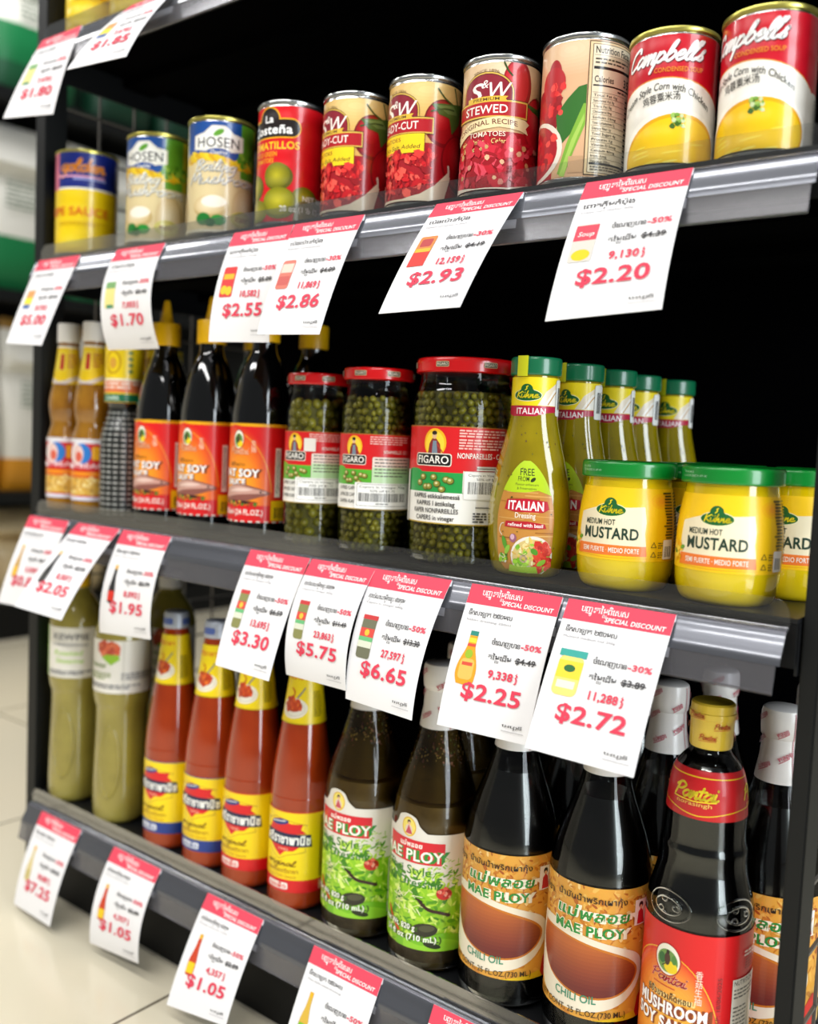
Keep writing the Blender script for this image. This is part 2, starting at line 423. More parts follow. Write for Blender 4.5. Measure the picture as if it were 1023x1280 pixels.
boxes('kick_plate', [(-1.25, .03, 0, -.2035, .045, ZB-.046)], M['black'], unit)
def shelf(z, label):
    s = thing('shelf_board', label, 'shelf', (0, 0, z), 0, 'black metal shelf boards')
    boxes('deck', [(-1.249, .022, -.004, -.2045, .455, 0)], M['deck'], s)
    boxes('front_edge', [(-1.249, .022, -.038, -.2045, .026, -.0045)], M['black'], s)
    boxes('underside_shade_sheet', [(-1.247, .027, -.009, -.2066, .455, -.0042)], M['dark'], s)  # dull near-black sheet added below the deck; paints in the underside's shade
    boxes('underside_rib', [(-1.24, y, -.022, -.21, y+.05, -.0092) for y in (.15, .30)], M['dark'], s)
    boxes('end_bracket', [(-.2065, .03, -.045, -.2045, .45, -.0045)], M['deck'], s)
    boxes('end_bracket', [(-1.249, .03, -.045, -1.247, .45, -.0045)], M['deck'], s)
shelf(ZU, 'highest black shelf board, above the row of cans'); shelf(ZT, 'black shelf board carrying the row of cans')
shelf(ZM, 'black shelf board carrying the jars and mustard'); shelf(ZB, 'lowest black shelf board just above the floor')
M['rail'] = mat('silver_grey_rail', '6c6e75', .24, .65, .5); M['railflap'] = clear_mat('clear_rail_flap', 'd4d4d8', .6, .2, 1.5, ('b8b6bc', .13))
def sheet(name, path, x0, x1, th, m, parent, ang=60):
    """a strip of the given thickness that follows path [(y, z)] along x"""
    n = len(path); nor = []
    for i in range(n):
        a, b = path[max(i-1, 0)], path[min(i+1, n-1)]; d = math.hypot(b[0]-a[0], b[1]-a[1]); nor.append(((b[1]-a[1])/d, -(b[0]-a[0])/d))
    ring = [(y, z) for y, z in path]+[(path[i][0]-nor[i][0]*th, path[i][1]-nor[i][1]*th) for i in range(n-1, -1, -1)]
    k = len(ring); vs = [(x0, y, z) for y, z in ring]+[(x1, y, z) for y, z in ring]
    fs = [(i, (i+1) % k, k+(i+1) % k, k+i) for i in range(k)]
    fs += [(i, i+1, k-2-i, k-1-i)[::-1] for i in range(n-1)]+[(k+i, k+i+1, 2*k-2-i, 2*k-1-i) for i in range(n-1)]
    o = mesh(name, vs, fs, m, parent); bm = bmesh.new(); bm.from_mesh(o.data); bmesh.ops.recalc_face_normals(bm, faces=bm.faces); bm.to_mesh(o.data); bm.free()
    smooth_by(o.data, ang); return o
def rail(z, label, x0=-1.232, x1=-.2085):
    r = thing('price_rail', label, 'price rail', (0, 0, z), 0, 'clear plastic price rails')
    # riser: upright strip with rounded upper corners
    pts = []
    for cx, a in ((x1-.013, 0), (x0+.013, pi/2)):
        pts += [(cx+.013*cos(a+k*pi/12), .0015+.013*sin(a+k*pi/12)) for k in range(7)]
    pts += [(x0, -.009), (x1, -.009)]
    n = len(pts); vs = [(x, .0165, q) for x, q in pts]+[(x, .0178, q) for x, q in pts]
    fs = [tuple(range(n))[::-1], tuple(range(n, 2*n))]+[(i, (i+1) % n, n+(i+1) % n, n+i) for i in range(n)]
    mesh('clear_riser', vs, fs, M['plastic'], r)
    ch = spline([(.0165, -.0078), (.0125, -.0092), (.0100, -.0125), (.0075, -.018), (.0045, -.0235), (.0018, -.0285), (.0005, -.0335)], 4)
    sheet('channel', ch, x0, x1, -.0016, M['rail'], r)
    sheet('top_ridge', [(.0145, -.0075), (.0115, -.0072), (.0095, -.0092)], x0, x1, .0018, M['railflap'], r)
    sheet('flap', [(.0003, -.0335), (-.001, -.042), (-.0036, -.054)], x0, x1-.003, -.0014, M['railflap'], r)
    sheet('flap_bead', [(-.0036, -.0528), (-.005, -.0538), (-.0036, -.0552)], x0, x1-.003, .0012, M['railflap'], r)
rail(ZU, 'clear price rail on the highest shelf, cut by the top of the picture'); rail(ZT, 'clear price rail under the row of cans')
rail(ZM, 'clear price rail under the jars and mustard'); rail(ZB, 'clear price rail on the lowest shelf, in front of the bottle row')
# ---------------------------------------------------------------- cans
REDS = ['d4141f', 'b80d18', 'e52b2b', 'c21622', '9c0a14', 'f04a40']
GREENS = ['7fbf1e', '9fd636', '5c9e1a', 'b8e04c', '3f7d18', 'cbe86a']
def can_profile(h, r):
    return [(0, r-.003), (.0008, r), (.0032, r+.0004), (.004, r-.0006), (.0055, r-.0008), (h-.006, r-.0008), (h-.0045, r-.0012), (h-.0038, r+.0003), (h-.0012, r+.0005), (h, r-.0004)]
def can(label_, cat, h, r, rim, art, m=None, rref=None, ribs=False):
    t = thing('food_can', label_, 'can'); pr = can_profile(h, r)
    lathe('tin_body', pr[:7], M['tin'], t, 64)
    lathe('top_rim', [(h-.0042, r-.0012), (h-.0036, r+.0004), (h-.0022, r+.0008), (h-.0006, r+.0005), (h, r-.0004), (h-.0005, r-.0016), (h-.003, r-.002)], rim, t, 64, cap=False)
    lathe('lid_disc', [(h-.0038, r-.001), (h-.0034, r-.0018)], rim, t, 48)
    wrap(art, 'paper_label', round_map(lambda z: r-.0008, r), m or M['can'], t, us=r*1000*.13, base=.0005)
    return t
def soup_art():                              # h 112: red over white, script name, yellow soup
    a = Art(-106, 4.6, 112, 105.5, 'ece8e0')
    a.rect(-106, 40, 112, 105.5, 'c40f24'); a.ell(0, 22, 72, 50.5, 'e0913a', n=60); a.ell(0, 21.5, 71.5, 50, 'f0ece4', n=60)
    a.rect(-106, 4.6, 112, 24, 'ece8e0'); a.rect(60, 4.6, 112, 50, 'ece8e0'); a.rect(-106, 4.6, -60, 50, 'ece8e0')
    a.rect(-106, 4.6, 112, 6.5, 'c9c4b6')
    a.script("Campbell's", -37, 82.6, 7.6, 2.5, '6a0812', 68.5, .5, .035); a.script("Campbell's", -37.6, 83.3, 7.6, 2.2, 'ffffff', 68.5, .5, .035)
    a.text('CONDENSED SOUP', -8, 76.2, 3.6, 'e58a2c', 40, .012)
    a.text('Cream Style Corn with Chicken', 0, 62.5, 5.6, '2b2a28', 80, .006, .12, align='c', arc=-.0095)
    a.text('\u9e21\u84c9\u7c9f\u7c73\u6c64', -1, 53.6, 5.2, '3a3835', 31, 0.004, 0, .12, 'c', arc=-.004)
    a.ell(8, 14, 45, 33, 'f7f3ea', .12, 40); a.ell(9, 13, 42, 30, 'e9a90a', .14, 40); a.ell(9, 12, 40, 28, 'f3c511', .14, 40)
    for i in range(9): a.ell(rnd.uniform(-22, 34), rnd.uniform(2, 30), rnd.uniform(4, 9), .8, rnd.choice(['f9dc45', 'e8b40c', 'fbe66b']), .14, 14)
    a.blobs(None, (8, 33, 18, 43), 26, (1.1, 2.2), ['4f7d23', '7ba63e', '3b6218', '9dbf5e', 'c9d6a5'])
    a.lines(66, 100, 96, 2.6, 9, 1.2, 'e9c7c0'); a.lines(64, 100, 44, 2.4, 12, .9, '555250')
    return a
def stamp_art(hh, kind):                     # cut and stewed tomatoes: arched crest, bars, tomatoes
    a = Art(-100, 4.6, 130, hh-6.3, 'dcae60' if kind == 'cut' else 'd8b487')
    a.glow(25, hh-14, 70, 26, 'dcae60' if kind == 'cut' else 'd8b487', 'ecd08c' if kind == 'cut' else 'e8cfae')
    if kind == 'cut':
        a.rect(-100, 4.6, 130, 60, 'a50f1d')
        for x, y, rx, ry in ((44, 80, 21, 23), (78, 78, 22, 26), (104, 74, 20, 26), (-56, 74, 24, 24), (68, 46, 26, 28), (100, 44, 24, 26)):
            a.ell(x, y, rx, ry, '7d0a12'); a.ell(x-1, y+1, rx-3, ry-3, 'a50e18'); a.glow(x-4, y+6, rx*.55, ry*.55, 'b5121c', 'd03338', 5)
        a.poly([(30, 97), (52, 100), (70, 104), (66, 84), (54, 72), (50, 86), (38, 88)], '4e6a2a'); a.poly([(34, 96), (55, 99), (62, 92), (48, 90)], '6f8a4a')
        for p in ([(36, 112), (44, 104), (54, 100)], [(56, 116), (60, 106), (62, 100)], [(84, 110), (74, 103), (66, 98)], [(30, 90), (44, 94), (56, 95)]): a.line(p, 1.6, '3d5520', 4)
    else:
        a.rect(-100, 4.6, 130, 56, 'a8101e')
        for x, y, rx, ry in ((36, 98, 15, 23), (62, 66, 19, 26), (88, 60, 20, 30), (-50, 70, 22, 26)):
            a.ell(x, y, rx, ry, '98101a'); a.ell(x-1, y+1, rx-2.5, ry-3, 'c41d2a'); a.glow(x-4, y+6, rx*.5, ry*.55, 'c92330', 'e05a58', 5)
        a.poly([(40, 84), (60, 82), (76, 88), (72, 76), (54, 78)], '425e24')
        for p in ([(22, 117), (26, 110), (30, 106)], [(60, 92), (66, 84), (74, 78)], [(78, 96), (70, 86), (64, 80)]): a.line(p, 1.6, '3d5520', 4)
    def crest(g, c):
        pts = [(-21-g, 68-g)]+[(5-(24.5+g)*cos(pi*k/14), 92+(15+g)*sin(pi*k/14)*1.0) for k in range(15)]+[(31+g-.2, 68-g)]
        a.poly(pts, c)
    dy = hh-124; dx = -14 if kind == 'cut' else 0
    def sh(f): return f
    X = lambda x: x+dx
    def crest(g, c): a.poly([(X(-19.5-g), 70)]+[(X(5-(24.5+g)*cos(pi*k/14)), 91+dy+(15.5+g)*sin(pi*k/14)) for k in range(15)]+[(X(29.5+g), 70)], c)
    crest(3.2, '3b2410'); crest(2.7, 'd9b34e'); crest(1.4, '5a0c18'); crest(.6, '8a1428')
    a.text('SINCE 1896', X(5), 109.5+dy, 2.4, '7a5a24', 26, align='c', arc=-.012)
    a.text('S', X(-12), 85+dy, 14.5, 'fbf3ea', 13, .01, .28); a.text('W', X(5), 85+dy, 14.5, 'fbf3ea', 21, .005, .28); a.text('&', X(1), 95+dy, 7, 'fbf3ea', 7, 0, .28)
    y = 75.5+dy
    a.rect(X(-32), y-7.5, X(47.5), y+9, '3b2410'); a.rect(X(-31.4), y-6.9, X(46.9), y+8.4, 'd9b34e'); a.rect(X(-30), y-5.4, X(45.6), y+6.9, 'b3121f')
    a.poly([(X(-14), y+7.2), (X(27), y+7.2), (X(24.5), y+9.6), (X(27), y+12), (X(-14), y+12)], 'e3b93c'); a.text('PREMIUM', X(6), y+8.2, 2.7, '5a3a10', 26, .01, align='c')
    if kind == 'cut':
        a.text('READY-CUT', X(-19), y-2.4, 7, 'f6f0e6', 51, .012)
        a.rect(X(-30), 50, X(39), 69+dy, '5a3a10'); a.rect(X(-29.5), 50.5, X(38.4), 68.5+dy, 'f7d21c'); a.text('TOMATOES', X(-24), 62+dy, 3.6, '8a2a12', 38, .008); a.text('with No Salt Added', X(-26), 54.5+dy, 4.0, '3a2a10', 60, .004, .18)
        a.blobs(None, (-40, 6, 36, 52), 150, (3, 6.2), ['d31a22', 'b31019', 'e83a34', 'c4161f', 'f05a4c', '98101a'], .9, 5)
        a.line([(54*cos(q)*.92+2, 34+36*sin(q)) for q in [(-1.62+.1*k) for k in range(19)]], 2.4, 'efe3d2'); a.poly([(-40, 4.6), (-20, 7), (4, 6.5), (22, 11), (36, 20), (50, 34), (54, 30), (46, 4.6)], 'e8d9bf')
    else:
        a.text('STEWED', X(5), y-3, 7.2, 'f6f0e6', 44, .014, align='c')
        a.poly([(X(-34), 57), (X(-8), 66.5), (X(20), 69.5), (X(45), 68), (X(50), 65), (X(46), 61), (X(49), 55.5), (X(40), 58), (X(20), 60), (X(-8), 57), (X(-30), 48)], 'ecd9a8')
        a.text('ORIGINAL RECIPE', X(6), 62, 4.4, '6a2412', 62, .012, 0, .1, 'c', arc=-.004)
        a.text('TOMATOES', X(8), 51.8, 4.3, 'f3e3d0', 36, .01, align='c'); a.text('with Onions, Celery', X(4), 45.5, 4.2, 'f2d98a', 50, .004, .15, align='c'); a.text('& Peppers', X(-4), 39.5, 4.2, 'f2d98a', 28, .004, .15, align='c')
        a.blobs(lambda x, y: ((x-20)/60)**2+((y-12)/38)**2 < 1, (-40, 6, 82, 50), 120, (4, 9), ['b51224', 'd02438', 'c21a2c', '9c0d1c', 'e0485a', 'd8384a'], .8, 7)
        a.blobs(None, (-30, 10, 70, 44), 22, (1.5, 3), ['e8b890', 'd88a7a', 'c9a06a']); a.poly([(-40, 4.6), (-30, 9), (0, 5.5), (30, 6), (64, 13), (82, 24), (86, 18), (70, 4.6)], 'efe3d2')
    return a
def nutrition_art():
    a = Art(-110, 4.6, 110, 119, 'dcae86'); a.glow(5, 112, 50, 24, 'dcae86', 'eccba8'); a.rect(-110, 4.6, -8, 80, 'b3121f')
    a.ell(-24, 62, 24, 22, '8f0d18'); a.glow(-20, 66, 16, 15, '9c101a', 'c3262e', 5); a.ell(-10, 92, 8, 14, 'a81420'); a.ell(-12, 86, 14, 14, 'b81822')
    a.poly([(-6, 58), (4, 70), (14, 80), (21, 82), (21, 50), (8, 40), (-2, 30)], '2f6a24'); a.poly([(-2, 8), (6, 34), (19, 66), (21, 66), (21, 48), (10, 20), (5, 6)], '7fae3a'); a.poly([(0, 6), (10, 36), (20, 58), (20, 52), (9, 22), (5, 5)], 'a6c85a')
    a.blobs(None, (-14, 60, 2, 84), 18, (2.5, 5), REDS); a.ell(-28, 30, 30, 26, 'efe3d6'); a.ell(-30, 30, 27, 23, 'b01222'); a.blobs(lambda x, y: ((x+30)/26)**2+((y-30)/22)**2 < 1, (-56, 8, -4, 52), 40, (3, 6), REDS)
    a.rect(8, 8, 21, 22, 'caa078'); a.rect(21.5, 6, 70, 118, '4a3a20'); a.rect(22.2, 6.8, 69.3, 117.2, 'e3c69a'); a.rect(24.4, 8, 67.6, 115.5, '3a2e1c'); a.rect(25, 8.6, 67, 115, 'eadbbd')
    a.text('Nutrition Facts', 27, 108, 5.6, '17140f', 37, .02); a.rect(26, 106.2, 66, 106.5, '17140f'); a.lines(27, 64, 102.4, 3, 2, 1.4, '4a4030'); a.rect(26, 94.6, 66, 97, '17140f')
    a.text('Calories', 27, 84, 5, '17140f', 18, .02); a.text('35', 57, 84, 6.4, '17140f', 8.5, .02); a.rect(26, 80.5, 66, 81.8, '17140f'); a.lines(50, 65, 77.5, 3, 1, 1.3, '4a4030')
    for i in range(13):
        yy = 72-i*4.6; a.rect(26, yy+3.2, 66, yy+3.5, '6a5f4a'); ln = rnd.uniform(14, 24); a.text(['Total Fat 0g', 'Saturated Fat 0g', 'Trans Fat 0g', 'Cholesterol 0mg', 'Sodium 15mg', 'Total Carbohydrate 7g', 'Dietary Fiber 1g', 'Total Sugars 4g', 'Protein 1g', 'Vitamin D 0mcg', 'Calcium 40mg', 'Iron 1mg', 'Potassium 250mg'][i], 27, yy, 2.0, '2a251b', ln, .008); a.rect(61, yy, 65, yy+1.8, '3a3325')
    a.rect(26, 15, 66, 16.6, '17140f'); a.lines(27, 65, 12.6, 2.2, 2, 1, '5a5040'); a.lines(72, 108, 100, 3, 26, 1.2, '7a5a3a')
    return a
def green_tomato_art():                      # red can, black cloud logo outlined in yellow
    a = Art(-112, 4.6, 112, 127.5, 'd8101c')
    def cloud(g, c): a.ell(2, 113, 12.5+g, 12+g, c); a.rrect(-32-g, 96-g, 38+g, 112+g, 8+g, c)
    cloud(2.6, 'f3b41c'); cloud(1.2, '1c1210')
    a.text('La', -3, 110.5, 7.6, 'ffffff', 11.5, .02); a.text('Coste\u00f1a', -27, 98.4, 9.2, 'ffffff', 58, .022)
    a.text('TOMATILLOS', -30, 82, 7.6, 'f6c81e', 69, .025); a.text('WHOLE GREEN', -26, 74.5, 4.6, 'f3a81a', 40, .02); a.text('TOMATOES', -20, 67.8, 4.6, 'f3a81a', 30, .02)
    for x, y, r in ((16, 52, 17), (-20, 42, 17), (48, 28, 16), (-40, 22, 16)): a.ell(x, y, r, r*.86, '5d5a0c'); a.glow(x-2, y+2, r-1.5, r*.8, '77750f', 'b9b025', 6)
    a.ell(18, 24, 20, 17, '6b6a0e'); a.glow(17, 26, 18.5, 15, '86840f', 'c3b92c', 7); a.glow(-14, 16, 18, 13, '7d7a12', 'b5ac2c', 6); a.poly([(34, 4.6), (36, 24), (58, 34), (112, 24), (112, 4.6)], '7b7440')
    a.text('NET WT', 44, 27.5, 5.4, 'f4efe4', 31, .018); a.text('28 oz (1 lb 12 oz)', 19, 15, 6, 'f4efe4', 58, .012); a.lines(70, 108, 100, 3, 12, 1.3, 'e8a09a')
    return a
def bamboo_art():                            # blue, green and yellow can with mushrooms
    a = Art(-120, 4.6, 130, 132, 'e2cf9e'); a.rect(-120, 86, 130, 132, '1c4f9c'); a.rect(-22, 86, -17, 132, 'eef0e4'); a.rect(58, 70, 130, 132, '5f9e28'); a.rect(84, 70, 130, 132, 'c9bd2a'); a.rect(-120, 70, -22, 132, 'd9c22a')
    a.poly([(-2, 100), (-2, 116), (12, 119), (22, 127), (38, 127), (48, 119), (61, 117), (61, 100), (44, 97), (32, 92), (22, 97)], 'f0ede2'); a.poly([(1, 102), (1, 114), (14, 117), (23, 124), (37, 124), (46, 117), (58, 115), (58, 102)], 'fbfaf4')
    a.ell(30, 119, 7, 3.2, '5fa32a', .5); a.text('HOSEN', 29.5, 102.5, 11, '16181c', 52, .01, align='c'); a.ell(30, 96.5, 15, 4.5, '1a4690'); a.text('Quality', 30, 94.6, 4.2, 'f3f3ee', 20, .01, .2, align='c')
    for i in range(22): a.ell(-24+i*6.3, 88+4*sin(i*.35)+rnd.uniform(-2, 2), 9, 3.6, ['e8c31a', 'f0d030', 'd9a814'][i % 3], -.5)
    a.blobs(None, (55, 84, 92, 98), 40, (2, 4.2), ['5d9a24', '3f7818', '8cba3c'])
    for c, w, d in (('4e6a9a', 2.0, 0), ('fbf8ea', 1.5, .4)): a.script('Bailing', 1-d, 75+d, 6.4, w, c, 50, .35); a.script('Mushroom', -8-d, 60.5+d, 6.4, w, c, 92, .35)
    for x, y, rx, ry in ((22, 34, 22, 13), (66, 34, 19, 26), (-34, 30, 18, 24), (104, 34, 20, 24)): a.ell(x, y, rx, ry, 'c9ad74'); a.glow(x-2, y+2, rx-2, ry-2, 'dcc492', 'f2e4c2', 5)
    a.ell(26, 40, 15, 7, 'fbf3e2'); a.ell(14, 20, 9, 7, '1c7a2c'); a.ell(32, 19, 9, 6, '2a9136'); a.ell(23, 16, 6, 5, '156022'); a.ell(62, 22, 16, 10, 'dcd47a'); a.ring(62, 22, 14, 8, .8, 'b9a93a'); a.lines(52, 72, 23, 3, 2, 1.6, '9a5a3a')
    a.rect(-120, 4.6, 130, 8, 'e8e0c8'); return a
def mango_art():
    a = Art(-125, 4.6, 130, 139, 'f2cf0c'); a.rect(-125, 90, 130, 139, '17277e'); a.rect(-125, 88.4, 130, 91, 'f0efe6'); a.rect(-24, 88.4, -3, 139, 'd96a8a')
    for w, c in ((7, 'e8b08a'), (4.6, 'e88a1c')): a.script('golden', 2, 112, 8, w*.55, c, 62, .2)
    a.rect(-4, 104, 64, 106.5, 'e0a0c0'); a.rect(22, 100.5, 66, 103.4, '8a94d0')
    a.text('RIPE SAUCE', -22, 54, 10.5, 'e2701c', 93, .02); a.lines(0, 70, 44, 3, 2, 1.2, 'c99a10'); a.glow(20, 20, 30, 12, 'f2cf0c', 'f6dc3e', 4)
    a.lines(84, 120, 125, 3, 10, 1.4, 'c8cbe8'); return a
SOUP = can('red and white soup can with white script lettering, beside the can showing a nutrition table', 'can', .112, .0365, M['gold'], soup_art(), M['rib'])
place(SOUP, [(-.348, .061, ZT, .21, 'red and white soup can with white script lettering, beside the can showing a nutrition table'),
  (-.269, .062, ZT, -.22, 'red and white soup can with white script lettering, rightmost of the can row')], 'red and white soup cans')
CUT = can('', 'can', .125, .0364, M['tin'], stamp_art(124, 'cut'))
place(CUT, [(-.699, .0605, ZT, -.02, 'tomato can with yellow panel and maroon crest, standing next to the plain red can'),
  (-.61, .0615, ZT, .0, 'tomato can with yellow panel and maroon crest, beside the ribbon banner can')], 'ready-cut tomato cans')
place(can('', 'can', .125, .0366, M['tin'], stamp_art(124, 'stew')), [(-.519, .061, ZT, .02, 'stewed tomato can with maroon crest over a cream ribbon banner')])
place(can('', 'can', .1255, .0392, M['tin'], nutrition_art()), [(-.432, .0645, ZT, 0, 'tan tomato can turned so its nutrition table faces out')])
place(can('', 'can', .134, .038, M['tin'], green_tomato_art(), M['rib']), [(-.8, .063, ZT, 0, 'bright red can of green tomatoes with black cloud logo')])
BAM = can('', 'can', .138, .0395, M['gold'], bamboo_art())
place(BAM, [(-.922, .066, ZT, 0, 'blue and green mushroom can with leaf logo, standing beside the plain red can'),
  (-1.041, .0645, ZT, -.35, 'mushroom can turned to its green side, beside the yellow and blue can')], 'mushroom cans')
place(can('', 'can', .141, .0412, M['gold'], mango_art(), M['rib']), [(-1.203, .067, ZT, 0, 'yellow and blue sauce can at the left end of the can row')])
# cans on the highest shelf, only their feet in the picture
TOPC = can('', 'can', .12, .04, M['gold'], mango_art(), M['rib'])
place(TOPC, [(-1.19, .068, ZU, .2, 'yellow can on the highest shelf nearest the left post, only its foot visible'),
  (-1.09, .068, ZU, .5, 'yellow can on the highest shelf farther from the left post, only its foot visible')], 'yellow cans on the highest shelf')
# ---------------------------------------------------------------- middle shelf: bottles and jars
def mk(name, col, rough=.12, coat=1., **k): return mat(name, col, rough, coat=coat, **k)
DARK = mk('black_soy_sauce', '050303', .18, .6); DARKRED = mk('chili_oil_dark', '0a0504', .2, .5)
def group_art_emblem(a, x, y, rx, ry):
    a.ell(x, y, rx+1, ry+1, 'b01218'); a.ell(x, y, rx, ry, 'f3f0e0'); a.ell(x, y-.1*ry, rx*.85, ry*.75, '6f9a4a'); a.ell(x+rx*.3, y-.45*ry, rx*.55, ry*.4, 'f2d21e'); a.ell(x-rx*.45, y, rx*.3, ry*.35, '2f6a34')
    a.ell(x, y+.05*ry, rx*.24, ry*.42, '4a2a1e'); a.ell(x+.02*rx, y+.5*ry, rx*.14, ry*.14, '2a1a14'); a.line([(x-.4*rx, y-.5*ry), (x, y-.2*ry)], .8, '3a2a1a'); a.ell(x+.55*rx, y+.1*ry, rx*.2, ry*.3, '4f8a3c')
def soy_art():
    a = Art(-100, 18.5, 113, 131, 'dd1518'); a.rect(-100, 127.6, 113, 131, 'f2b10e')
    n = 12
    for i in range(n): a.ell(-4+i*.6, 42+i*1.4, 50*(1-i/n)**.7+2, 84*(1-i/n)**.75+3, mixc('e02a18', 'f7a41e', (i/(n-1))**.7), n=40)
    a.line([(50*cos(q)-6, 42+80*sin(q)) for q in [.15+.09*k for k in range(16)]], 1, 'f0a030')
    a.rect(-100, 18.5, 42, 38, 'd9121a'); a.rect(-100, 129.4, 113, 131, 'f2b10e')
    group_art_emblem(a, 2, 112.5, 7, 10.5); a.script('Pantai', -11, 96, 4, 1.2, 'e8402a', 27, .3); a.script('Pantai', -11.3, 96.2, 4, .9, 'f6c9a0', 27, .3)
    for i, ch in enumerate('\u751f\u62bd'): a.text(ch, 19, 106-i*7, 5, 'f3dcc0', 5.5)
    a.text('\u0e0b\u0e35\u0e2d\u0e34\u0e4a\u0e27\u0e02\u0e32\u0e27', -10, 82.5, 3.4, '6a3a12', 22, .01)
    a.text('FAT SOY', -22, 70.5, 8.2, 'ffffff', 51, .03, out='7a3a18', ow=.035); a.text('SAUCE', -16, 61, 6.5, 'ffffff', 29, .03, out='7a3a18', ow=.035)
    a.poly(spline([(-24, 44), (-16, 56), (4, 62), (24, 59), (42, 52.5), (30, 48), (14, 43), (-8, 41), (-24, 44)], 5), '8a5248'); a.poly(spline([(-22, 47), (-14, 57), (4, 60.5), (22, 57.5), (38, 52.8), (18, 51), (0, 49), (-14, 46), (-22, 47)], 5), 'c89a8c')
    a.poly(spline([(-12, 53), (4, 57.5), (22, 56), (8, 53.5), (-12, 53)], 4), 'e2c4b8'); a.ell(31, 53.4, 1.2, 1.2, '2a1614'); a.ell(2, 41, 26, 2.2, '3a1a12'); a.blobs(None, (-20, 37, 26, 42), 30, (1, 2.2), ['b32a1a', '4f7a22', 'd9a030'])
    a.text('700ml (24 FL.OZ.)', -20, 27, 6, 'f8eee4', 54, .02); a.rect(43, 21, 62, 44, 'f3c911'); a.bars(47, 60, 24, 36); a.rect(47, 48, 54, 104, 'f3ede2'); a.lines(48, 53.4, 100, 2.6, 19, 1.1, '444040'); a.lines(60, 108, 110, 3, 20, 1.2, 'f0a8a0')
    for i in range(-9, 12): a.rect(i*9, 18.6, i*9+4.5, 20.2, 'f3e6da')
    return a
SOYP = prof([(0, .031), (.003, .0345), (.010, .0358), (.014, .036), (.133, .036), (.133, .036), (.145, .0352), (.165, .0315), (.185, .0268), (.203, .0208), (.212, .0165), (.22, .0146), (.229, .0146)])
def soy():
    t = thing('sauce_bottle', '', 'bottle'); b = lathe('black_bottle', SOYP, mk('soy_in_clear_plastic', '030303', .07, 1.), t)
    label(soy_art(), 'body_label', [(0, .0361), (1, .0361)], .036, t)
    c = lathe('screw_cap', [(.2255, .0172), (.2262, .018), (.252, .018), (.254, .0172), (.2545, .009)], M['yellow'], t, 40)
    lathe('nozzle', prof([(.2535, .0096), (.257, .0088), (.262, .0072), (.27, .0056), (.28, .0042), (.283, .003), (.2835, .001)]), M['yellow'], c, 24)
    return t
place(soy(), [(-1.012, .061, ZM, 0, 'black soy sauce bottle with yellow nozzle cap, nearest to the dotted dark bottle'),
  (-.924, .061, ZM, .02, 'black soy sauce bottle with yellow nozzle cap, middle one of the front three'),
  (-.831, .061, ZM, -.02, 'black soy sauce bottle with yellow nozzle cap, standing against the smallest caper jar'),
  (-.83, .142, ZM, .3, 'black soy sauce bottle whose dim yellow cap shows above the smallest caper jar'),
  (-.93, .142, ZM, .2, 'black soy sauce bottle in the second row, behind the middle yellow-capped one')], 'soy sauce bottles with yellow nozzle caps')
# soybean sauce, brown glass with white cap
BEANP = prof([(0, .022), (.003, .0258), (.01, .027), (.016, .027), (.103, .027), (.103, .027), (.112, .0245), (.122, .0222), (.132, .0238), (.145, .0255), (.16, .0245), (.18, .0205), (.2, .0175), (.22, .015), (.236, .0142)])
def bean_art():
    a = Art(-84, 19, 84, 102, 'cf1420'); a.rect(-84, 96, 84, 102, 'e4e0e6'); a.rect(-84, 19, 84, 24, 'e0dcea'); a.rect(-84, 52, 84, 58, 'e88a14'); a.rect(-84, 26, 84, 50, 'd8a842'); a.blobs(None, (-60, 26, 84, 50), 150, (1.6, 3), ['e8c878', 'd0a050', 'b88838', 'f0d890'])
    a.ell(8, 82, 16, 15, 'f4f0f0'); a.ell(12, 82, 13, 14, '2a78c8'); a.ell(6, 81, 9, 13, 'e8c8c0'); a.ell(8, 78, 5, 7, 'd8604a'); a.rrect(26, 74, 54, 92, 3, 'f0b01c'); a.rect(-84, 62, 0, 68, 'f2d8dc'); a.text('SOYBEAN', -16, 63, 6, 'f6d6da', 58, .02); return a
def beanneck_art():
    a = Art(-60, 176, 66, 229, 'f4d014'); a.line([(-60, 186), (-20, 186), (8, 177), (36, 186), (66, 186)], 5, 'eadfe0', 6); a.rect(-60, 226, 66, 229, 'ece4da'); a.rrect(-2, 194, 16, 220, 2, 'f6e04a'); a.text('1', 6, 197, 19, 'c01828', 7, .05); a.lines(18, 34, 214, 5, 4, 3, 'd8903a'); a.rect(-24, 192, -10, 222, 'd9e0e4'); return a
def bean(cap):
    t = thing('sauce_bottle', '', 'bottle'); lathe('brown_bottle', BEANP, mk('soybean_sauce_in_glass', '8a5a10', .1, 1., noise=('a3711a', 30, 2)), t, 40)
    label(bean_art(), 'body_label', [(0, .0271), (1, .0271)], .027, t); label(beanneck_art(), 'neck_label', BEANP, .02, t, vs=6)
    lathe('cap', [(.2335, .0148), (.234, .0155), (.258, .0155), (.26, .0146), (.26, .002)], cap, t, 32); return t
BEAN = bean(M['white'])
place(BEAN, [(-1.217, .0525, ZM, .0, 'brown soybean sauce bottle with white cap, right beside the left post'), (-1.156, .0525, ZM, 0, 'brown soybean sauce bottle with white cap, between its twin and the dotted dark bottle')], 'white-capped soybean sauce bottles')
TAN = bean(mat('tan_cap', 'c99a44', .5)); TAN.scale = (1, 1, 1.065)
place(TAN, [(-1.21, .118, ZM, .1, 'tan-capped soybean sauce bottle in the second row by the left post'), (-1.15, .118, ZM, 0, 'soybean sauce bottle with tan cap, in the second row further right')], 'tan-capped soybean sauce bottles')
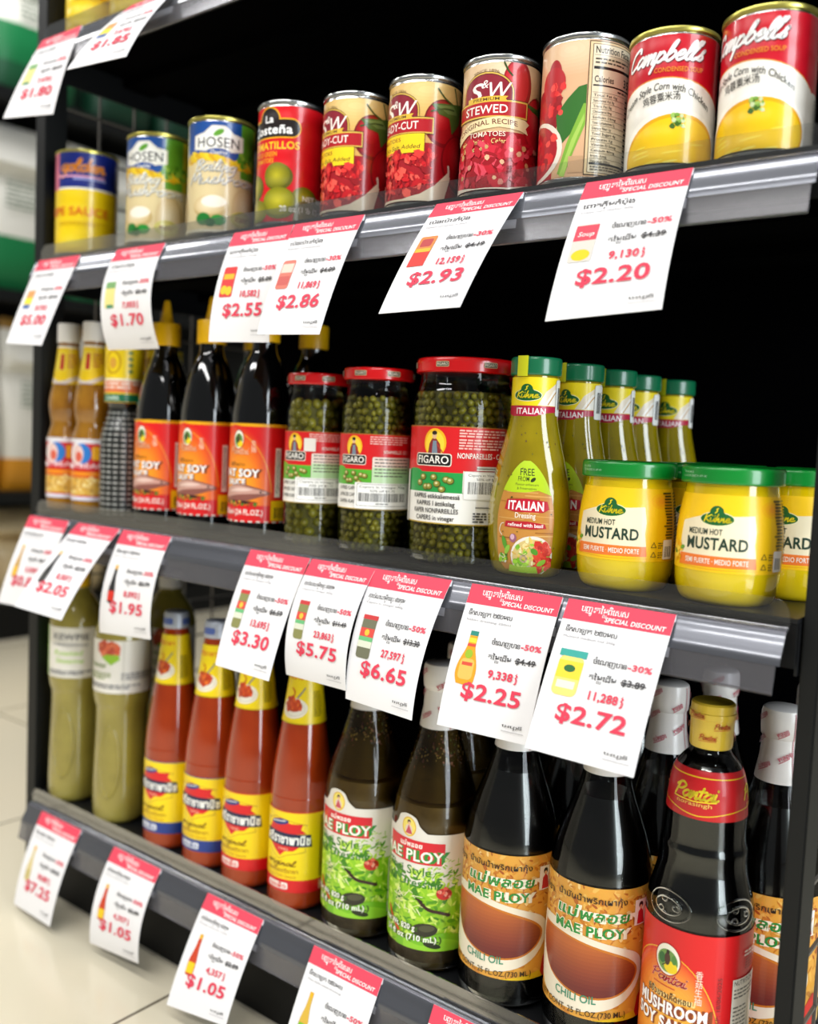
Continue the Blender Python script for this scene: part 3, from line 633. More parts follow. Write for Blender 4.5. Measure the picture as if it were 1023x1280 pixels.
def dot_art():
    a = Art(-90, 1, 90, 146, '1b1d1c')
    for v in range(20):
        for k in range(-9, 10):
            w = rnd.uniform(4.5, 7); a.rect(k*9.2-w/2, 4+v*7, k*9.2+w/2, 6.4+v*7, 'a9aba6')
    return a
def dotneck_art():
    a = Art(-80, 153, 80, 226, 'f0d010'); a.rect(-80, 153, 80, 163, '12714a'); a.rect(-80, 165, 80, 181, 'e87a4a'); a.rect(-80, 180, 80, 183, 'f2ead0'); a.lines(-20, 44, 175, 5, 2, 3, 'f3d8c8'); a.ring(8, 204, 10, 14, 2, 'c9961a'); a.ell(8, 203, 5, 7, 'd8a03a')
    for k in range(4): a.rect(28, 190+k*8, 34, 195+k*8, '6a7a22')
    a.rect(50, 153, 74, 182, 'e6e2d8'); a.text('DARK', -2, 155, 5.5, 'e0f0e4', 20, .01); return a
DOTP = prof([(0, .025), (.004, .028), (.01, .0285), (.1, .0285), (.1, .0285), (.115, .0262), (.13, .021), (.142, .0185), (.15, .0205), (.154, .0235)])
def dot():
    t = thing('sauce_bottle', '', 'bottle'); lathe('dark_bottle', DOTP, mk('dark_sauce_in_glass', '141614', .15, .8), t, 40); label(dot_art(), 'dotted_wrap', DOTP, .0285, t, M['film'], vs=6)
    lathe('neck_sleeve', [(.152, .0235), (.153, .0242), (.224, .0242), (.226, .0235), (.226, .002)], M['yellow'], t, 36); label(dotneck_art(), 'neck_label', [(0, .0244), (1, .0244)], .0242, t); return t
place(dot(), [(-1.089, .0535, ZM, 0, 'dark bottle in a dotted wrap with yellow, orange and green neck band'), (-1.086, .115, ZM, .5, 'dark dotted bottle in the second row, its yellow neck band half hidden')], 'dark bottles in dotted wraps')
# caper jars
def caper_art(s, kind):                      # mm scaled by s from the widest jar; v runs 41..135 there
    a = Art(-105, 41, 120, 135.5, 'd4141c') if kind == 0 else Art(-80, 47, 100, 125, 'd4141c')
    x0, y0, x1, y1 = a.clip; f = (y1-y0)/94.5; Y = lambda v: y0+(v-41)*f; X = lambda u: u*(1 if kind == 0 else .78)
    gr = '1f9a46' if kind == 0 else '58b030'
    a.rect(x0, y0, x1, Y(91), gr); a.rect(X(33), Y(72), x1, Y(93), 'f0ede6') if kind == 0 else None; a.rect(x0, y0, x1, Y(71.5), 'f0eee8'); a.rect(x0, y0, x1, Y(42.2), 'b89a3e'); a.rect(x0, Y(134.4), x1, y1, 'b06a2a'); a.ell(X(-24), Y(91), X(12), 3, gr)
    a.ell(X(3), Y(119), X(12.5), 14*f, 'f3b41a'); a.ell(X(3), Y(118), X(10.5), 12.5*f, 'f9d23a')
    a.poly([(X(-5), Y(106)), (X(-3), Y(118)), (X(0), Y(123)), (X(5), Y(123)), (X(9), Y(118)), (X(11), Y(106))], '8a2a2a'); a.poly([(X(0), Y(106)), (X(1), Y(121)), (X(5), Y(121)), (X(7), Y(106))], '7a8a9a'); a.ell(X(2.6), Y(126), X(2.6), 3.2*f, 'e0b48a'); a.ell(X(2.6), Y(128.6), X(2.8), 2*f, '2a1a14'); a.line([(X(6), Y(118)), (X(12), Y(110))], 1.2, 'b8402a')
    a.rrect(X(-20.5), Y(96.6), X(21.5), Y(109), 2.5*f, 'ece4d4'); a.rrect(X(-19.6), Y(97.4), X(20.6), Y(108.2), 2.2*f, '0c0a0a'); a.text('FIGARO', X(.5), Y(99.4), 7*f, 'f6f2ea', X(36), .015, align='c')
    for i in range(9):
        u, v = X(-13+4.2*i+rnd.uniform(-1, 1)), Y(80+6*sin(i*1.9)); r = 3.9*f; a.ell(u, v, r, r*.85, '4a4a12'); a.ell(u-.3, v+.4, r*.85, r*.7, '8f8a34'); a.ell(u-.6, v+.9, r*.4, r*.3, 'd8d09a')
    if kind == 0:
        a.lines(28, 78, 131, 2.7, 3, 1.5, 'f0b8b0'); a.lines(28, 78, 122, 2.7, 4, 1.5, 'f0b8b0'); a.text('NONPAREILLES - CAT. I', 27, 105.2, 5, 'f4ece4', 52, .014)
        for i, (st, w) in enumerate((('KAPRIS etikkaliemess\u00e4', 52), ('KAPRIS I \u00e4ttikslag', 43), ('KAPER NONPAREILLES', 50), ('CAPERS in vinegar', 43))): a.text(st, 5, 65.5-i*7, 4.4, '1c1a18', w, .012, align='c')
        a.rect(-40, 41, -34, 92, 'd8d4cc'); a.text('680 g', 60, 46, 6, '17140f', 18, .02); a.lines(44, 58, 52, 2.6, 4, 1.4, '3a3835')
        a.rect(46, 94, 80, 98, 'd9d6d0'); a.rect(46, 95.6, 80, 96.4, '4a4846')
        a.rect(34, 66, 86, 93, 'e2e0dc'); a.rect(34.8, 66.8, 85.2, 92.2, 'f4f3f0'); a.text('Capers in Vinegar 680g', 38, 88.4, 2.2, '2a2a2a', 42); a.text('50% off $6.65', 46, 84.6, 2.2, '2a2a2a', 26); a.bars(38, 82, 71.5, 83); a.rect(46, 58, 80, 59, '6a6864')
    else:
        a.lines(X(26), 64, Y(131), 2.3, 4, 1.2, 'f0b8b0'); a.text('NONPAREILLES  CAT. I', X(44), Y(111.5), 4*f, 'f4ece4', 30, .01)
        a.rrect(X(30), Y(72), 70, Y(107), 1.5, 'e8d6cc'); a.rect(X(30.5), Y(72), 69.5, Y(94), 'bcdcae'); a.lines(X(33), 66, Y(103.5), 3.4, 6, 1.1, '4a4a44')
        for i, st in enumerate(('CAPRES CAPOTES', 'CAPRICES CAPOTES', 'CAPER KAPERS')): a.text(st, X(-22), Y(65.5-i*8.4), 4.2*f, '3a3834', X(40), .01)
        a.rect(5.5, 48, 70, 75, 'd4d2ce'); a.rect(6, 48.4, 69.6, 74.6, 'f4f3f0'); a.rect(8, 51, 66, 73.6, '55534f'); a.rect(8.4, 51.4, 65.6, 73.2, 'f4f3f0'); a.text('Capers in Vinegar 700g', 11, 69.6, 2.3, '2a2a2a', 50); a.text('50% off $5.75', 22, 65.6, 2.3, '2a2a2a', 26); a.bars(10, 62, 55.6, 64.4); a.lines(28, 44, 53, 2, 1, 1, '4a4846')
        if kind == 2: a.rect(X(19), Y(109.5), X(35), Y(126.5), 'e4ded6')
    return a
CAPER = mat('caper_skin', '86801a', .35, coat=.4, noise=('b5a834', 140, 1.5, .35, .7)); BRINE = mat('dark_brine', '5d5814', .5)
def caper_jar(s, sz, kind, zs, R, step):
    lid0, lid1 = zs; t = thing('caper_jar', '', 'jar')
    P = prof([(0, R*.86), (.003, R*.95), (.010, R), (.016, R), (lid0-.042, R), (lid0-.042, R), (lid0-.03, R*.985), (lid0-.018, R*.93), (lid0-.010, R*.875), (lid0-.003, R*.86), (lid0+.004, R*.86)], 3)
    lathe('glass_jar', P, M['glass'], t, 56)
    lathe('brine', [(z, r-.0075) for z, r in P if z < lid0-.016], BRINE, t, 32)
    rf = rfun(P); ico = bmesh.new(); bmesh.ops.create_icosphere(ico, subdivisions=2 if step > .009 else 1, radius=1); iv = [v.co.copy() for v in ico.verts]; jf = [tuple(v.index for v in f.verts) for f in ico.faces]; ico.free()
    vs, fs = [], []; lb = (.042, .132) if kind == 0 else (.05, .121); z = .006; row = 0
    while z < lid0-.018:
        if lb[0]+.006 < z < lb[1]-.006: z += step*.84; row += 1; continue
        rr = rf(z)-step*.5-.0012; n = int(2*pi*rr/step)
        for i in range(n):
            a = 2*pi*(i+.5*(row % 2)+rnd.uniform(-.22, .22))/n; q = step*.5*rnd.uniform(.86, 1.12); d = rr-rnd.uniform(0, .0016)
            c = Vector((d*sin(a), -d*cos(a), z+rnd.uniform(-.0012, .0012))); M3 = Matrix.Rotation(rnd.uniform(0, 3), 3, 'X') @ Matrix.Rotation(rnd.uniform(0, 3), 3, 'Z'); b = len(vs)
            vs += [c+M3 @ Vector((v.x*q, v.y*q*.85, v.z*q*1.05)) for v in iv]; fs += [tuple(k+b for k in f) for f in jf]
        z += step*.84; row += 1
    me = bpy.data.meshes.new('capers'); me.from_pydata(vs, [], fs); me.materials.append(CAPER); [setattr(p, 'use_smooth', True) for p in me.polygons]; o = link('capers', me, t); o['kind'] = 'stuff'
    label(caper_art(s, kind), 'body_label', [(0, R), (1, R)], R, t, base=.0004)
    lr = R*.955 if kind == 0 else R*.985
    ld = lathe('red_lid', prof([(lid0, lr*.97), (lid0+.001, lr), (lid0+.003, lr), (lid1-.004, lr), (lid1-.0012, lr*.985), (lid1, lr*.95), (lid1, lr*.95), (lid1-.001, lr*.9), (lid1-.001, .001)], 2), mat('red_lacquer_lid', 'cf0f14', .25, coat=.6), t, 56)
    a = Art(-160, lid0*1000, 160, lid1*1000); ym = (lid0+lid1)*500
    for k in range(-3, 4):
        u = k*lr*1000*.95+6; a.rrect(u-7, ym-2.6, u+7, ym+2.6, 1.2, 'd8c49a'); a.rrect(u-6.5, ym-2.1, u+6.5, ym+2.1, 1, '1c120e'); a.text('FIGARO', u, ym-1.3, 2.7, 'f0e4cc', 11.5, .01, align='c')
    wrap(a, 'lid_print', round_map(lambda z: lr, lr), M['label'], ld, us=5, base=.0003)
    return t
JL = caper_jar(1, 1, 0, (.1875, .202), .0527, .0086)
place(JL, [(-.555, .078, ZM, 0, 'widest caper jar with red lid, next to the tall dressing bottle'), (-.552, .19, ZM, .4, 'wide caper jar in the second row behind the widest front jar')], 'wide caper jars')
place(caper_jar(.78, 1, 1, (.1805, .193), .038, .0084), [(-.657, .063, ZM, 0, 'middle-sized caper jar with red lid and barcode sticker, between two others')])
place(caper_jar(.72, 1, 2, (.1755, .188), .0345, .0118), [(-.741, .0595, ZM, -.05, 'smallest caper jar with red lid, holding the biggest capers')])
# italian dressing
OV = lambda z: .76 if z < .09 else (1 if z > .155 else .76+.24*(z-.09)/.065)
ITP = prof([(0, .028), (.003, .0325), (.012, .0362), (.03, .0392), (.05, .0404), (.062, .0402), (.08, .0382), (.098, .0345), (.115, .0298), (.13, .0258), (.142, .023), (.152, .0216), (.165, .0211), (.183, .0211), (.186, .0205), (.19, .0205)], 3)
def logo(a, x, y, k):                        # green cap-shaped logo with script name
    a.ell(x, y, 14*k, 5.6*k, 'f3f0c0'); a.ell(x, y, 13.4*k, 5.0*k, '0f5f28'); a.ell(x-.4*k, y+5.6*k, 5.6*k, 4.6*k, '0f5f28'); a.poly([(x-8*k, y+3*k), (x-5*k, y+6*k), (x+4.6*k, y+6*k), (x+8*k, y+3*k)], '0f5f28')
    a.script('K\u00fchne', x-10.6*k, y-2.2*k, 3.0*k, .95*k, 'f6e21c', 21*k, .25); a.line([(x-1.6*k, y+4.6*k), (x, y+6*k), (x-.6*k, y+7.6*k), (x+.8*k, y+8.2*k)], .9*k, 'f6e21c')
def ital_art():
    a = Art(-18, 5, 44, 108)
    def lim(v):                              # half-width of the shaped label at height v
        if v > 50: return 28.5*max(0, 1-((v-50)/57.5)**2.1)**.62
        return 28.5 if v > 20 else 28.5-9*((20-v)/14)**2
    ol = [(13.2+lim(v), v) for v in [6.5+k*2.5 for k in range(41)]]; ol = ol+[(26.4-x, v) for x, v in ol[::-1]]
    a.poly(ol, 'c98a3a')
    for i in range(26):
        v = 12+i*3.0; w = lim(v)-.4; x0 = rnd.uniform(13.2-w, 13.2+w*.4); a.line([(x0, v), (min(x0+rnd.uniform(12, 34), 13.2+w), v+rnd.uniform(-.5, .5))], rnd.uniform(.5, 1.3), rnd.choice(['a86a22', 'dca85a', 'e3b66c', 'b9782c', '9a5c1c']))
    g = [(x, v) for x, v in ol if v > 79.5]; g = [p for p in g]; a.poly([(13.2-lim(79), 79), (13.2-lim(82), 82)]+[(13.2-lim(v), v) for v in [84+2.5*k for k in range(10)]]+[(13.2+lim(v), v) for v in [106.5-2.5*k for k in range(12)]]+[(13.2+lim(76), 76), (25, 80), (13, 78), (0, 77.5)], 'b9d81a')
    a.text('FREE', 13.5, 93.2, 6.2, '2a3a12', 15, .01, align='c'); a.text('FROM', 4, 88, 4.2, '2a3a12', 11.5, .008); a.ell(19.5, 89.5, 3, 1.6, '24340e', .6); a.text('Flavour enhancers', 13.5, 84, 2.2, '4a5a22', 23, align='c'); a.text('& Preservatives', 13.5, 80.4, 2.2, '4a5a22', 19, align='c')
    a.poly([(-7, 62), (-5, 71), (14, 72.4), (34, 70.6), (36, 63.5), (30, 60.5), (4, 60)], 'c1122c'); a.text('ITALIAN', 13.6, 62.2, 7.6, 'ffffff', 34, .03, align='c'); a.text('Dressing', 13.6, 54.8, 4.8, 'fbf4e6', 19, .012, align='c')
    a.poly([(-6, 46), (-5, 51.2), (16, 52), (32, 50.4), (34, 46.4), (20, 45)], 'bb1028'); a.text('refined with basil', 14, 46.9, 3.2, 'ffffff', 33, .012, align='c'); a.line([(-9, 38), (-12, 42), (-10, 48), (-7, 49)], .8, 'f8f0e0', 4)
    a.ell(3, 36, 3.4, 4, '9a5a78'); a.ell(2.4, 37, 2, 2.6, 'd8b0c4'); a.ell(-6, 31, 2.4, 6.4, '4f9a22', .3); a.ell(-3, 25, 2.2, 5, '8fc23a', -.5); a.ell(-9, 17, 4.6, 4, 'cfd8b0'); a.blobs(None, (-13, 12, -4, 20), 12, (1, 2), GREENS+['e8e8d8'])
    a.ell(22, 20, 21, 19, 'ece4dc'); inb = lambda x, y: ((x-22)/19)**2+((y-19)/17)**2 < 1
    a.ell(22, 19, 19.4, 17.2, 'd9c07a'); a.blobs(inb, (2, 4, 41, 37), 70, (2, 3.6), ['f0dc9a', 'e8c860', 'f6e8b8', '9ccf3a', '7ab82a', 'd8b050'], .7); a.blobs(lambda x, y: inb(x, y) and x > 24, (24, 8, 40, 34), 34, (2.4, 4.4), ['d42a1c', 'e6402a', 'b81c14', 'f0604a']); a.ell(24, 25, 4, 2.6, '4f9a22', -.6); a.ell(32, 15, 5, 2.4, '8fc23a', .5); a.blobs(inb, (4, 5, 20, 16), 24, (2, 3.4), GREENS); a.ring(14, 18, 3, 3, 1.6, 'e8cfa8'); a.ring(20, 9, 2.6, 2.2, 1.4, 'f0e0d0')
    a.poly([(-2, 5.4), (0, 12), (10, 10), (27, 11.5), (30, 5.4)], 'a5cc2e'); return a
def italneck_art():
    a = Art(-66, 147, 66, 182.5, 'f3da14'); a.poly([(14, 157), (22, 170), (40, 182), (66, 182), (66, 157)], 'e9d9c2'); a.poly([(20, 157), (30, 171), (46, 178), (66, 170), (66, 157)], 'f6f0e8'); a.line([(24, 158), (34, 170), (48, 176)], 1.2, 'c89a5a', 4); a.rect(-66, 147, 66, 156.6, 'b8123c'); a.text('ITALIAN', 8, 149, 5.4, 'fbeef0', 28, .02, align='c'); logo(a, 4, 166, 1.0); a.rrect(33, 148, 47, 181, 2, 'd9d9d6'); a.rrect(33.6, 148.6, 46.4, 180.4, 2, 'f3f2ee'); a.bars(36, 43, 154, 174); a.lines(44, 45.6, 174, 3, 7, 1, '3a3a3a'); return a
def ital():
    t = thing('dressing_bottle', '', 'bottle'); lathe('dressing_filled_glass', ITP, mk('italian_dressing_in_glass', '8a7906', .1, .9, noise=('9c8a0c', 26, 2)), t, 56, oval=OV)
    vs, fs = [], []
    f = round_map(rfun(ITP), .039, OV); rs = random.Random(3)
    a = Art(-120, 10, 120, 140)
    for i in range(90): a.ell(rs.uniform(-120, 120), rs.uniform(12, 138), rs.uniform(.5, 1.1), rs.uniform(.4, 1.0), rs.choice(['4a4608', '5a3a08', '3f4a0a']), 0, 7)
    wrap(a, 'herb_flecks', f, M['label'], t, us=6, base=.0001)
    label(ital_art(), 'body_label', ITP, .039, t, vs=5, oval=OV, base=.0004); label(italneck_art(), 'neck_label', [(0, .0213), (1, .0213)], .0213, t)
    c = lathe('green_cap', prof([(.1845, .0228), (.1855, .0234), (.188, .0235), (.198, .0235), (.2005, .0228), (.201, .0215), (.201, .0215), (.201, .001)], 2), mat('green_cap_lacquer', '0f6b45', .3, coat=.4), t, 44)
    a = Art(-6, 183, 5, 201.5, 'cfd31c'); label(a, 'seal_strip', [(0, .0237), (1, .0237)], .0235, c, us=2)
    return t
place(ital(), [(-.462, .0565, ZM, 0, 'tall italian dressing bottle with green cap, foremost in its row, its wooden label fully visible'),
  (-.455, .1285, ZM, -.32, 'italian dressing bottle second from the front in the green-capped row'), (-.452, .196, ZM, -.12, 'italian dressing bottle third from the front in the green-capped row'),
  (-.455, .264, ZM, -.3, 'italian dressing bottle fourth from the front in the green-capped row'), (-.444, .333, ZM, -.2, 'hindmost italian dressing bottle of the green-capped row')], 'italian dressing bottles')
# mustard
MUP = prof([(0, .034), (.003, .0375), (.010, .0402), (.02, .0416), (.034, .042), (.055, .0417), (.072, .0402), (.084, .0382), (.091, .0372), (.098, .0366), (.1, .0366)], 3)
def must_art():
    a = Art(-112, 27, 112, 88.5, 'f7c70c'); a.rect(34, 27, 112, 88.5, 'f3c206'); a.glow(52, 78, 16, 9, 'f3c206', 'f0a020', 4)
    a.poly([(-31, 38), (-29, 66), (-8, 71.5), (20, 72), (34, 73), (35.5, 60), (34.5, 50), (36, 39.6)], 'efe3c2'); a.poly([(-31, 30.6), (-30, 40), (36, 39.6), (37, 31)], 'ee7a2c'); a.line([(-31, 30.4), (0, 29), (37, 29.5)], .5, 'e8a21a')
    logo(a, 3.6, 69.2, 1.02); a.text('MEDIUM HOT', -20, 56.6, 4.6, '26382c', 29, .012); a.text('MUSTARD', -21, 45, 9, '1e3a2c', 50, .024); a.text('SEMI FUERTE \u00b7 MEDIO FORTE', -22, 33.4, 4, 'fbeee0', 52, .016)
    a.blobs(None, (-40, 33, -28, 48), 26, (1.6, 3), ['f3c21a', 'e8a80c', 'fbdc50']); a.ell(-27, 44, 3, 1.6, '5d9a2a', .4); a.ell(-38, 40, 3, 1.6, '4a8a22', -.6)
    for v in (41, 33): a.line([(40.5, v-1.8), (43, v+2.4), (45.5, v-1.8), (40.5, v-1.8)], .5, '3a3418'); a.lines(47.4, 52.5, v+1.4, 2, 3, .8, '5a5220')
    a.rrect(53, 29, 66, 45.5, 1, 'e9e4e0'); a.bars(55, 64, 31, 40)
    for i in range(16): a.rect(54+rnd.uniform(-1, 3), 46.6+i*2.5, 66, 47.9+i*2.5, rnd.choice(['4a4214', '6a5c14', '3a3412']))
    a.lines(70, 106, 84, 2.6, 20, 1.1, '5a5018'); return a
def mustard():
    t = thing('mustard_jar', '', 'jar'); lathe('mustard_filled_glass', MUP, mk('mustard_in_glass', 'd4b404', .12, .9, noise=('dcc014', 14, 2)), t, 60); label(must_art(), 'body_label', MUP, .0418, t, vs=5)
    c = lathe('green_lid', prof([(.0965, .0395), (.0972, .0408), (.099, .041), (.107, .041), (.1095, .0404), (.1108, .039), (.1108, .039), (.11, .037), (.11, .001)], 2), mat('green_lid_lacquer', '04812c', .3, coat=.5), t, 60)
    a = Art(-60, 98, 60, 109); a.text('29.10.2025', -32, 104.6, 1.7, 'a9d8b4', 12); a.text('L1 27.04.2025 K 07:10', -33, 101.6, 1.7, 'a9d8b4', 26); label(a, 'date_print', [(0, .0411), (1, .0411)], .041, c); return t
place(mustard(), [(-.276, .067, ZM, 0, 'mustard jar with green lid at the right front, largest in view'), (-.368, .067, ZM, 0, 'mustard jar with green lid beside the foremost dressing bottle'),
  (-.2462, .1465, ZM, -.1, 'mustard jar behind the largest one, half hidden by the right post'), (-.335, .15, ZM, .1, 'mustard jar in the second row, peeping between the two front jars'),
  (-.345, .236, ZM, 0, 'third-row mustard jar, only its dark lid visible, farther from the right post'), (-.252, .234, ZM, .2, 'third-row mustard jar, only its dark lid visible, near the right post')], 'mustard jars with green lids')
# ---------------------------------------------------------------- bottom shelf
# sesame dressing bottles
KWP = prof([(0, .029), (.004, .034), (.012, .0362), (.03, .0368), (.06, .0362), (.1, .0348), (.135, .0338), (.155, .034), (.163, .0362), (.172, .0376), (.178, .038), (.178, .038), (.252, .038), (.252, .038), (.262, .0365), (.278, .0305), (.292, .022), (.3, .0165), (.308, .0152)])
def kw_art(g):
    a = Art(-119, 180, 119, 251, 'e9e6de')
    if g:
        a.rect(-60, 180, -13, 251, '8fce22'); a.rect(-60, 180, -13, 200, 'a8d84a'); a.text('KEWPIE', 2, 234, 8, '5a5a62', 52, .03); a.text('DRESSING', 2, 225, 4, '77777c', 50, .02); a.text('Roasted', 4, 212, 7, 'a9cf5a', 40, .02, .2); a.text('Sesame', 6, 201, 7, 'a9cf5a', 40, .02, .2); a.lines(-10, 60, 188, 3.6, 2, 2.4, '6a6a70')
    else:
        a.blobs(lambda x, y: ((x-16)/14)**2+((y-238)/12)**2 < 1, (0, 224, 34, 251), 60, (3, 5), ['d85a3a', 'c2462e', 'e67a50', 'b8402a']); a.poly([(6, 228), (20, 218), (32, 226), (30, 232), (14, 232)], '8fbf2a'); a.text('Oriental', -22, 214, 6, '6a8a2a', 34, .015, .2); a.lines(-24, 20, 205, 3.4, 3, 2, '8a9a5a'); a.lines(34, 90, 206, 3.4, 3, 2, '77777c'); a.lines(-20, 60, 190, 3.4, 2, 2, '6a6a70'); a.rect(36, 180, 37, 251, 'c9c6be')
    return a
def kewpie(g, cap=None):
    t = thing('dressing_bottle', '', 'bottle'); lathe('squeeze_bottle', KWP, mk('sesame_dressing_in_plastic', '8d8136', .2, .8, noise=('9b8f40', 22, 3)), t, 52)
    # pressed finger grip, a long raised oval on the front
    vs, fs = [], []; rf = rfun(KWP); n = 40
    for i in range(n):
        q = 2*pi*i/n
        for k in range(8):
            p = 2*pi*k/8; u, v = (.0145+.003*cos(p))*cos(q), .085+(.047+.003*cos(p))*sin(q); th = u/.035+.45; r = rf(v)+.0013*sin(p)-.0001; vs.append((r*sin(th), -r*cos(th), v))
    for i in range(n):
        for k in range(8): fs.append((i*8+k, i*8+(k+1) % 8, (i+1) % n*8+(k+1) % 8, (i+1) % n*8+k))
    mesh('grip_ridge', vs, fs, bpy.data.materials['sesame_dressing_in_plastic'], t, 180)
    label(kw_art(g), 'body_label', [(0, .0381), (1, .0381)], .038, t)
    lathe('yellow_cap', [(.304, .0152), (.305, .0158), (.326, .0158), (.328, .015), (.328, .002)], cap or M['yellow'], t, 32); return t
place(kewpie(True), [(-1.199, .063, ZB, .0, 'greenish sesame dressing bottle with lime green label edge, beside the left post'), (-1.2, .155, ZB, .2, 'greenish dressing bottle in the second row, behind the one with the lime green label')], 'green-edged dressing bottles')
place(kewpie(False), [(-1.089, .062, ZB, .0, 'greenish dressing bottle with red dish picture, next to the orange chili sauces')])
place(kewpie(False, M['white']), [(-1.115, .158, ZB, .3, 'white-capped dressing bottle in the second row, behind the chili sauce bottles')])
# chili sauce with yellow labels
SRP = prof([(0, .029), (.003, .0335), (.010, .0352), (.016, .0355), (.116, .0355), (.13, .0352), (.15, .0338), (.17, .0312), (.19, .0283), (.212, .0248), (.235, .0218), (.258, .0188), (.272, .0170), (.28, .015), (.286, .0138)])
def sri_art(c, cl):
    a = Art(-100, 22, 96, 114.5, 'f7d808'); a.rect(-100, 22, 96, 36.5, c); a.rect(-100, 113.4, 96, 114.5, c)
    sh = lambda g: [(-17-g, 100+g), (-4, 106+g), (12, 104+g), (34+g, 99+g), (30, 92), (33+g, 70-g), (14, 66-g), (2, 60-g), (-10, 68-g), (-20-g, 74), (-17, 88)]
    a.poly(sh(1.2), 'c9a40c'); a.poly(sh(.2), 'f7d808'); a.poly([(-15, 90), (-8, 103), (4, 106), (16, 101), (30, 101), (28, 95), (34, 90), (-15, 88)], 'd8141c'); a.poly([(-12, 76), (-16, 80), (28, 76), (20, 70), (10, 69), (4, 63), (-4, 69)], 'd8141c')
    a.ell(2, 101.5, 12, 3.4, '20327a', .15); a.line([(-8, 101), (10, 103.4)], 1, 'f0f0ea'); a.poly([(-21, 75.5), (-19, 91), (39, 89), (41, 75)], '121c44'); a.text('\u0e28\u0e23\u0e35\u0e23\u0e32\u0e0a\u0e32\u0e1e\u0e32\u0e19\u0e34\u0e0a', -18, 78, 9.5, 'fbfbf6', 57, .035, 0, -.01)
    a.text('1935', 2, 70, 2.6, 'f6d0b0', 12); a.script('original', -16, 52.6, 3.2, .9, '8a5a0c', 38, .35); a.text('\u0e0b\u0e2d\u0e2a\u0e1e\u0e23\u0e34\u0e01\u0e28\u0e23\u0e35\u0e23\u0e32\u0e0a\u0e32', -18, 44.5, 4.4, 'b07c0c', 44, .01); a.text('Sriraja Chili Sauce', -18, 39, 3.2, 'c9900c', 42, .008)
    a.rrect(-12, 25.6, 15, 33.2, 2, cl); a.text('\u0e23\u0e2a\u0e40\u0e1c\u0e47\u0e14', -10, 27, 4.6, c, 23, .03); a.bars(50, 57, 40, 110, '8a7a10') if False else None; a.lines(50, 60, 108, 2.2, 32, 1, '5a4a10'); a.lines(50, 60, 34, 2.2, 5, 1, 'f6e0c0'); return a
def srineck_art():
    a = Art(-66, 211, 66, 273, 'f6da0a'); a.text('\u0e28\u0e23\u0e35\u0e23\u0e32\u0e0a\u0e32', -12, 260, 5.4, 'd8401c', 30, .02); a.ell(3, 228, 16.5, 11.5, 'efe9da', .1); a.ring(3, 228, 13, 8.6, .6, 'd8d0b8'); inb = lambda x, y: ((x-3)/11)**2+((y-232)/8)**2 < 1
    a.ell(3, 231, 10.5, 7, 'b83a12'); a.blobs(inb, (-9, 223, 15, 241), 40, (1.6, 3), ['d8501c', 'b8360f', 'e8742a', 'c9441a']); a.line([(8, 240), (14, 248), (16, 251)], 1.6, '8a8a90', 3); a.line([(2, 238), (4, 246), (0, 250)], 1.4, 'c9401a', 3); a.lines(26, 36, 246, 2.4, 12, 1.1, '6a5a10'); a.rect(-66, 211, 66, 212.2, 'd8c00a'); return a
def sri(blue):
    c, cl = ('1c3a8a', 'e8ecf4') if blue else ('d8141a', 'f6ece4'); t = thing('chili_sauce_bottle', '', 'bottle')
    lathe('sauce_filled_glass', SRP, mk('orange_chili_sauce_in_glass', '96300a', .12, .6, noise=('a43a0e', 14, 2)), t, 52)
    label(sri_art(c, cl), 'body_label', [(0, .0356), (1, .0356)], .0355, t); label(srineck_art(), 'neck_label', SRP, .0215, t, vs=6)
    k = lathe('crown_cap', prof([(.281, .0166), (.283, .0168), (.29, .0162), (.298, .0155), (.301, .0145), (.301, .0145), (.3015, .001)], 2), mat('blue_white_cap' if blue else 'red_white_cap', 'b4bccb' if blue else 'd8c6c4', .35, .3), t, 36)
    a = Art(-40, 283, 40, 299); [a.rrect(u-9, 286, u+9, 294, 2, '4a62a8' if blue else 'b83030') for u in (-30, 2, 32)]; wrap(a, 'cap_print', round_map(lambda z: .0166-(z-.283)*.05, .0166), M['label'], k, us=2, base=.0003)
    return t
place(sri(True), [(-.976, .0605, ZB, -.05, 'orange chili sauce bottle with blue label band, next to the greenish dressing'), (-.897, .0605, ZB, 0, 'orange chili sauce bottle with blue label band, second from the greenish dressing')], 'chili sauces with blue band')
place(sri(False), [(-.824, .0605, ZB, -.03, 'orange chili sauce bottle with red label band, beside the blue-banded ones'), (-.7445, .0605, ZB, 0, 'orange chili sauce bottle with red label band, beside the salad dressing bottles')], 'chili sauces with red band')
